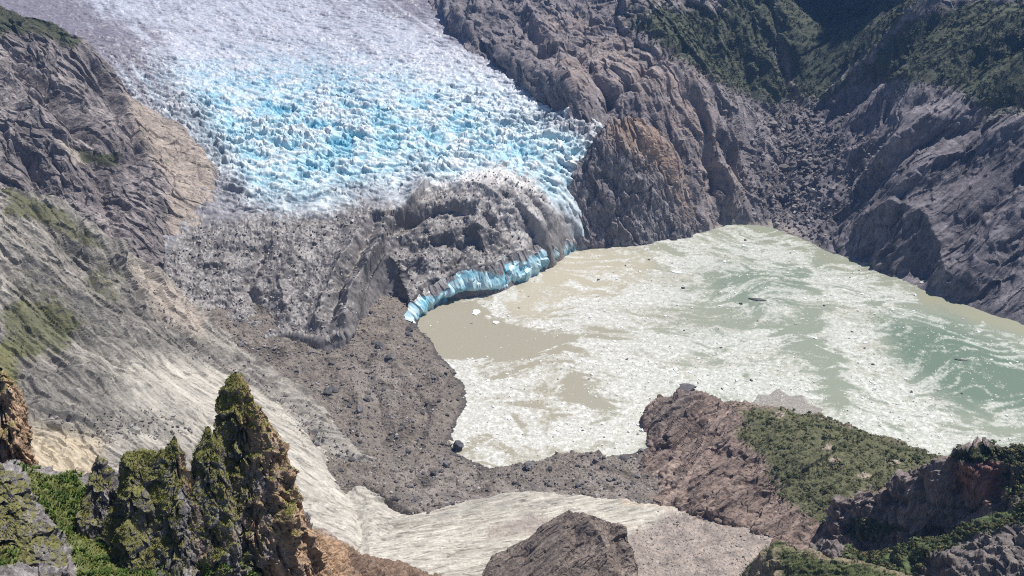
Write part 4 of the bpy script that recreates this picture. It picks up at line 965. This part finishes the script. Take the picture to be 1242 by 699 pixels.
# ---------------------------------------------------------------- stones, boulders, ice floes, bushes
def ico(sub=1):
    import bmesh
    bm = bmesh.new(); bmesh.ops.create_icosphere(bm, subdivisions=sub, radius=1)
    V = np.array([v.co[:] for v in bm.verts], f32); Fc = np.array([[v.index for v in f.verts] for f in bm.faces], np.int32); bm.free()
    return V, Fc
def stone_shape(seed, sub=2, flat=.75):
    V, Fc = ico(sub); r = np.random.default_rng(seed)
    V = V * r.uniform(.75, 1.25, 3); V[:, 2] *= flat
    for k in range(9):                        # chop planes off: angular block
        d = r.normal(size=3); d /= np.linalg.norm(d); h = r.uniform(.45, .8)
        s = V @ d - h; V = V - np.clip(s, 0, None)[:, None] * d
    V = V + r.normal(size=V.shape) * .03
    return V.astype(f32), Fc
def scatter(name, pos, size, shapes, tones, mat, rng, sink=.25, flat=None, kind='stuff'):
    """many small pieces nobody could count, as one object"""
    Vs, Fs, Cs, off = [], [], [], 0
    pick = rng.integers(0, len(shapes), len(pos))
    for k, (V, Fc) in enumerate(shapes):
        m = pick == k; cnt = m.sum()
        if not cnt: continue
        a = rng.uniform(0, 6.28, cnt); ca, sa = np.cos(a)[:, None], np.sin(a)[:, None]
        s = size[m][:, None]
        X = (V[None, :, 0] * ca - V[None, :, 1] * sa) * s; Y = (V[None, :, 0] * sa + V[None, :, 1] * ca) * s; Z = V[None, :, 2] * s * np.ones_like(ca)
        A = np.stack([X, Y, Z], -1) + pos[m][:, None, :] + np.array((0, 0, 1)) * (s * (.5 - sink))[:, None] * (0 if flat else 1)
        Vs.append(A.reshape(-1, 3)); Fs.append((Fc[None] + (np.arange(cnt) * len(V))[:, None, None] + off).reshape(-1, Fc.shape[1])); off += cnt * len(V)
        Cs.append(np.repeat(tones[m], len(V), 0))
    o = link(name, mesh_from(name, np.concatenate(Vs), np.concatenate(Fs), np.concatenate(Cs)), mat)
    return tag(o, kind=kind)
rng = np.random.default_rng(21)
M_stone = mat_surface('stone', .9, .3, .6, .6, 1.2, .2, bdist=.5)
# surface samples
def pick_on(land, n, weight):
    p = np.clip(weight, 0, None) * land.P[:, 1]; p = p / p.sum()
    i = rng.choice(len(land.P), n, p=p); return land.P[i] + rng.normal(size=(n, 3)) * np.array((.6, .6, .05))
mo_w = (MO.d < 2) * (MO.P[:, 2] > .3)
gu, gv = GL.uv
deb_w = (poly_sd(gu, gv, DEB) < -5) * (GL.d < -2) * 1.0
mu, mv = MT.uv
tal_w = zone(mu, mv, [(940,130),(1000,125),(1060,180),(1040,260),(990,290),(930,270),(900,215)], 20) * (MT.P[:, 2] > 2)
vu, vv = VF.uv
scr_w = zone(vu, vv, [(775,640),(830,618),(960,630),(960,700),(760,700)], 10) * (VF.d < 0)
small = [stone_shape(k, 1) for k in range(5)]
pos = np.concatenate([pick_on(MO, 7000, mo_w), pick_on(GL, 3000, deb_w), pick_on(MT, 2200, tal_w), pick_on(VF, 2500, scr_w)])
lu_, lv_ = LS.uv
ls_w = np.maximum.reduce([zone(lu_, lv_, q_, 10) for q_ in ([(60,505),(180,500),(230,520),(120,535)], [(300,440),(420,540),(470,600),(440,590),(320,470)], [(150,320),(250,430),(330,470),(230,430)])]) * (LS.d < -2)
pos = np.concatenate([pick_on(LS, 1400, ls_w), pos])
sz = np.concatenate([rng.lognormal(-.3, .5, 1400), rng.lognormal(-.15, .5, 7000), rng.lognormal(-.15, .5, 3000), rng.lognormal(.5, .5, 2200), rng.lognormal(-.9, .45, 2500)])
tn = np.repeat(np.array([(.17, .152, .145)]), len(pos), 0) * rng.uniform(.6, 1.5, (len(pos), 1))
tn[rng.random(len(pos)) < .10] = (.36, .34, .335)
tn[1400 + 7000:1400 + 10000] *= 1.5
tn[-2500:] = np.array((.33, .30, .28)) * rng.uniform(.6, 1.4, (2500, 1))
scatter('rubble', pos, sz, small, tn, M_stone, rng)

# boulders one can count
def boulder_mesh(seed, tone):
    V, Fc = stone_shape(seed, 3)
    n = fbm(V[:, 0] * 2 + seed, V[:, 1] * 2, V[:, 2] * 2, 4)
    return mesh_from('boulder', V * (1 + .18 * n)[:, None], Fc, np.array(tone, f32)[None] * (1 + .8 * n)[:, None])
b_mo = [boulder_mesh(50 + k, (.07 + .03 * k, .066 + .028 * k, .068 + .028 * k)) for k in range(5)]
b_ice = [boulder_mesh(60 + k, (.20 + .04 * k, .185 + .038 * k, .18 + .038 * k)) for k in range(4)]
b_tal = [boulder_mesh(70 + k, (.075, .07, .082)) for k in range(3)]
def place(me, mat, name, loc, s, label, cat, group=None, rz=None):
    o = bpy.data.objects.new(name, me); COL.objects.link(o)
    if not me.materials: me.materials.append(mat)
    o.location = loc; o.scale = s if hasattr(s, '__len__') else (s, s, s)
    o.rotation_euler = (0, 0, rng.uniform(0, 6.28) if rz is None else rz)
    return tag(o, label, cat, group)
for p in pick_on(MO, 190, mo_w):
    s = min(6.0, rng.lognormal(.95, .42)); place(b_mo[rng.integers(5)], M_stone, 'boulder', p + (0, 0, s * .2), s, 'grey boulder lying among the rubble of the moraine shore', 'boulder', 'boulders strewn over the moraine')
for p in pick_on(GL, 64, deb_w):
    s = min(4.0, rng.lognormal(.7, .35)); place(b_ice[rng.integers(4)], M_stone, 'boulder', p - (0, 0, s * .15), s, 'dark boulder carried on the debris covered snout of the glacier', 'boulder', 'boulders on the glacier snout')
for p in pick_on(MT, 40, tal_w):
    s = min(9, rng.lognormal(1.35, .35)); place(b_tal[rng.integers(3)], M_stone, 'boulder', p + (0, 0, s * .2), s, 'dark block on the talus fan below the shadowed gully', 'boulder', 'blocks on the talus fan')
big = boulder_mesh(91, (.085, .082, .09))
place(big, M_stone, 'boulder', WZ(556, 541, 3), (7.0, 6.0, 8.5), 'big dark boulder standing alone at the waterline of the moraine', 'boulder', rz=.4)
tanb = boulder_mesh(92, (.46, .42, .34))
place(tanb, M_stone, 'boulder', WZ(545, 538, 2.5), (4.2, 4.0, 4.6), 'pale tan boulder touching the big dark boulder at the waterline', 'boulder', rz=1.0)
rb = boulder_mesh(93, (.13, .12, .125))
place(rb, M_stone, 'boulder', WZ(833, 471, 3), (14, 9, 7), 'low grey boulder at the lake edge behind the tip of the headland', 'boulder', rz=.3)
rbb = boulder_mesh(94, (.12, .115, .12))
place(rbb, M_stone, 'boulder', WZ(714, 298, 2), (10, 6, 4.5), 'dark flat boulder in the water where the ice cliff meets the dome', 'boulder', rz=.1)

# ---- floating ice
def floe(seed, h=.35):
    r = np.random.default_rng(seed); k = 9
    a = np.sort(r.uniform(0, 6.28, k) * .25 + np.linspace(0, 6.28, k, endpoint=False) * .95); rad = r.uniform(.55, 1.15, k)
    x, y = np.cos(a) * rad * r.uniform(.9, 1.5), np.sin(a) * rad
    lo = np.stack([x, y, np.full(k, -.25)], 1); mid = np.stack([x * .97, y * .97, r.uniform(.12, h, k)], 1); hi = np.stack([x * .6, y * .6, r.uniform(.2, h * 1.5, k)], 1)
    V = np.concatenate([lo, mid, hi, [[0, 0, h * 1.2]]]); Fc = []
    for ring in (0, k):
        for i in range(k):
            j = (i + 1) % k; Fc += [(ring + i, ring + j, ring + k + j), (ring + i, ring + k + j, ring + k + i)]
    Fc += [(2 * k + i, 2 * k + (i + 1) % k, 3 * k) for i in range(k)]
    return V.astype(f32), np.array(Fc, np.int32)
lx, ly, lcov, ltan, ls_ = lake.f
lu, lv = proj(lx, ly, lx * 0)
shore_ok = (MO.t(lx, ly) < -1.0) | (poly_sd(lx, ly, MO_OUT) > 4)
shore_ok &= (poly_sd(lx, ly, HL_OUT) > 6) & (poly_sd(lx, ly, MT_OUT) > 5) & (poly_sd(lx, ly, ICE_OUT) > 14) & (poly_sd(lx, ly, DO_OUT) > 8) & (lu > 500) & (lu < 1262)
wl = np.clip(ls_ + .25, .02, 1.2) * shore_ok * ly
wl /= wl.sum()
i = rng.choice(len(lx), 15000, p=wl)
pos = np.stack([lx[i], ly[i], lx[i] * 0 + .02], 1) + rng.normal(size=(15000, 3)) * np.array((1, 1, 0))
sz = rng.lognormal(-.62, .40, 15000)
tn = np.array((.72, .72, .69))[None] * rng.uniform(.65, 1.15, (15000, 1))
dk = rng.random(15000) < .13; tn[dk] = np.array((.30, .285, .25)) * rng.uniform(.5, 1.3, (dk.sum(), 1))
M_floe = mat_surface('brash_ice_surface', .6, .12, .8, .3, 1.5, .3, bdist=.3)
scatter('brash_ice', pos, sz, [floe(k) for k in range(6)], tn, M_floe, rng, flat=True)
fm = [mesh_from('ice_floe', *floe(30 + k, .5), np.tile((.82, .84, .84), (28, 1))) for k in range(5)]
fd = [mesh_from('ice_floe', *floe(40 + k, .6), np.tile((.10, .095, .09), (28, 1))) for k in range(3)]
i = rng.choice(len(lx), 240, p=wl)
for a in i:
    s = min(3.2, rng.lognormal(.4, .4))
    place(fm[rng.integers(5)], M_floe, 'ice_floe', (lx[a], ly[a], .05), s, 'white ice floe adrift on the milky lake', 'ice floe', 'white floes scattered over the lake')
i = rng.choice(len(lx), 44, p=wl * (lu > 700) / (wl * (lu > 700)).sum())
for a in i:
    s = min(2.6, rng.lognormal(.35, .3))
    place(fd[rng.integers(3)], M_floe, 'ice_floe', (lx[a], ly[a], .05), s, 'dark dirt covered ice floe adrift on the milky lake', 'ice floe', 'dirty floes scattered over the lake')
for (u_, v_, s_, lb) in ((918,364,6.5,'longest dark dirty floe, alone in the green water at mid lake'), (1165,437,4.0,'dirty floe in the green water towards the right edge')):
    place(fd[0], M_floe, 'ice_floe', WZ(u_, v_, .1), (s_ * 1.5, s_ * .7, s_ * .6), lb, 'ice floe', rz=-.2)
for (u_, v_, sx, sy, lb) in ((822,331,13,4,'long white floe near the far shore'), (578,380,8,10,'white pan of ice just off the blue ice cliff'), (602,392,7,5,'smaller white pan drifting in front of the ice cliff')):
    place(fm[1], M_floe, 'ice_floe', WZ(u_, v_, .1), (sx, sy, 2), lb, 'ice floe', rz=-.3)

# ---- gravel bar off the headland
bar = Land(U([(920,480,1.2),(950,485,1.5),(975,500,1.2),(940,500,1.5),(925,492,1.2)]), U([(914,492,0),(922,480,0),(934,482,0),(944,474,0),(957,483,0),(972,481,0),(978,490,0),(996,497,0),(984,506,0),(940,508,0),(926,500,0)]), .4, 1e-3)
def bar_d(x, y, z, n, d): return .5 * fbm(x / 5, y / 5, z, 4)
def bar_t(x, y, z, n, u, v, dd, d):
    n2 = fbm(x / 3, y / 3, z, 4, .7); return np.array((.31, .29, .26), f32)[None] * (1 + .5 * n2)[:, None]
tag(bar.build('gravel_bar', (740, 900), (880, 1060), 120, 120, bar_d, bar_t, M_debris, keep=8, zmin=-.6, rag=5), kind='structure')

# ---- scrub
def bush_shape(seed, nleaf=42):
    r = np.random.default_rng(seed)
    d = r.normal(size=(nleaf, 3)); d[:, 2] = np.abs(d[:, 2]) * .8; d /= np.linalg.norm(d, axis=1, keepdims=True)
    lob = 1 + .35 * np.sin(d[:, 0] * 5 + seed) * np.cos(d[:, 1] * 4 + seed * 2)
    c = d * (r.uniform(.55, 1.0, nleaf) * lob)[:, None] * np.array((1, 1, .75))
    t1 = np.cross(d, r.normal(size=(nleaf, 3))); t1 /= np.linalg.norm(t1, axis=1, keepdims=True); t2 = np.cross(d, t1) + .6 * r.normal(size=(nleaf, 3)) * .5
    s = r.uniform(.16, .32, (nleaf, 1))
    V = np.stack([c - t1 * s - t2 * s * .8, c + t1 * s - t2 * s * .6, c + t1 * s * .7 + t2 * s + d * .1, c - t1 * s * .8 + t2 * s * .9], 1).reshape(-1, 3)
    return V.astype(f32), np.arange(nleaf * 4, dtype=np.int32).reshape(-1, 4)
bsh = [bush_shape(k) for k in range(5)]; bsl = [bush_shape(k + 20, 18) for k in range(5)]
M_leaf = mat_surface('scrub_leaves', .85, .4, .8, 0, 1, .15)
def greens(n, lo=.7, hi=1.4, base=(.115, .125, .06)):
    t = np.array(base)[None] * rng.uniform(lo, hi, (n, 1))
    t[:, 0] *= rng.uniform(.85, 1.25, n); return t
def veg_w(land, polys, soft=10):
    u, v = land.uv
    n2 = fbm(land.P[:, 0] / 14, land.P[:, 1] / 14, land.P[:, 2] / 14, 4, .6)
    return np.maximum.reduce([zone(u, v, p, soft) for p in polys]) * sstep(-.25, .15, n2) * (land.d < 3)
w_hl = veg_w(HL, [VEGJ]); w_kh = veg_w(KH, [VEGK, [(1220,550),(1260,550),(1260,600),(1215,610)], [(1030,625),(1100,640),(1060,660),(1020,650)]], 6)
w_rr = veg_w(RR, [RIDGE_V], 6); w_qq = (QQ.d < -4) * 1.0
def cover(land, n, wgt, size, sig=.35):
    p = pick_on(land, n, wgt); return p, rng.lognormal(math.log(size), sig, n)
sets = [cover(HL, 3800, w_hl, .62, .5), cover(KH, 700, w_kh, 1.0), cover(RR, 1000, w_rr, 1.0), cover(QQ, 900, w_qq, .6)]
pos = np.concatenate([s[0] for s in sets]); sz = np.concatenate([s[1] for s in sets])
scatter('scrub', pos, sz, bsh, greens(len(pos)), M_leaf, rng, sink=.3)
w_mt = veg_w(MT, [[(745,20),(800,0),(930,0),(945,60),(970,120),(940,135),(880,110),(800,60)], [(1010,105),(1060,50),(1120,0),(1260,0),(1260,130),(1200,145),(1160,110),(1080,100)], [(930,-20),(1130,-20),(1060,60),(1000,125),(960,120)]], 16)
pos, sz = cover(MT, 10000, w_mt, 1.7, .45)
scatter('far_scrub', pos, sz, bsl, greens(len(pos), base=(.066, .076, .044)), M_leaf, rng, sink=.3)
# bushes that stand out along the near ridge
leaf_m = [mesh_from('bush', *bush_shape(80 + k, 90), np.tile((.072, .092, .036), (360, 1)) * np.random.default_rng(k).uniform(.6, 1.4, (360, 1))) for k in range(4)]
for p in pick_on(HL, 70, w_hl * (HL.d > -70)):
    place(leaf_m[rng.integers(4)], M_leaf, 'bush', p + (0, 0, .3), rng.uniform(1.0, 2.4), 'green bush standing out of the low scrub on the headland by the lake', 'bush', 'bushes on the headland')
for p in pick_on(RR, 60, w_rr * (RR.d > -26)):
    place(leaf_m[rng.integers(4)], M_leaf, 'bush', p + (0, 0, .4), rng.uniform(1.3, 2.3), 'rounded green bush on the shrubby ridge in the lower right corner', 'bush', 'bushes along the near ridge')

# ---------------------------------------------------------------- unseen high massif, added beyond the frame to shade the far gully
ms = Land([(870,1910,300),(1100,1820,400),(1500,1760,430),(930,1990,880),(1150,1970,1120),(1600,1900,1150),(930,2260,900),(1250,2420,1500),(1600,2400,1450),(690,2240,180),(760,2290,700),(900,2450,1300),(600,2500,700),(2000,2300,1100),(700,2900,1000),(1500,2900,1100)],
          [(862,1900),(1100,1805),(1600,1735),(2000,1750),(2000,3000),(600,3000),(680,2240),(850,2225)], 1.5)
def ms_d(x, y, z, n, d): return rock(x, y, z, 40, 130, (.2, -.3, -.9), 3, 2.0)[0]
def ms_t(x, y, z, n, u, v, dd, d): return rocktone(x, y, z, (.10, .105, .085), .4, 80, (.25, .23, .23))
tag(ms.build('unseen_shade_mountain', (1700, 3000), (850, 1700), 240, 240, ms_d, ms_t, M_rock, keep=60), kind='structure')

# ---------------------------------------------------------------- ground far beyond and beneath everything
gx = np.linspace(-5000, 5000, 61); gy = np.linspace(-1500, 8500, 61)
GXX, GYY = np.meshgrid(gx, gy)
me = mesh_from('ground', np.stack([GXX.ravel(), GYY.ravel(), GXX.ravel() * 0 - 30], 1), grid_faces(61, 61), np.tile((.12, .115, .11), (61 * 61, 1)))
tag(link('ground', me, M_debris), kind='structure')
# ---------------------------------------------------------------- the air of the valley
V = np.array([(a, b, c) for a in (-5100, 5100) for b in (-1600, 8600) for c in (-31, 1900)], f32)
Fc = np.array([(0, 1, 3, 2), (4, 6, 7, 5), (0, 4, 5, 1), (2, 3, 7, 6), (0, 2, 6, 4), (1, 5, 7, 3)])
hm = bpy.data.materials.new('valley_air'); hm.use_nodes = True; nt = hm.node_tree
nt.nodes.remove(nt.nodes['Principled BSDF'])
pv = nt.nodes.new('ShaderNodeVolumePrincipled'); pv.inputs['Density'].default_value = 4e-5
pv.inputs['Color'].default_value = (.22, .46, 1, 1); pv.inputs['Anisotropy'].default_value = .1
nt.links.new(pv.outputs['Volume'], nt.nodes['Material Output'].inputs['Volume'])
tag(link('haze', mesh_from('haze', V, Fc), hm), kind='stuff')
print('script done', round(time.time() - T0, 1))
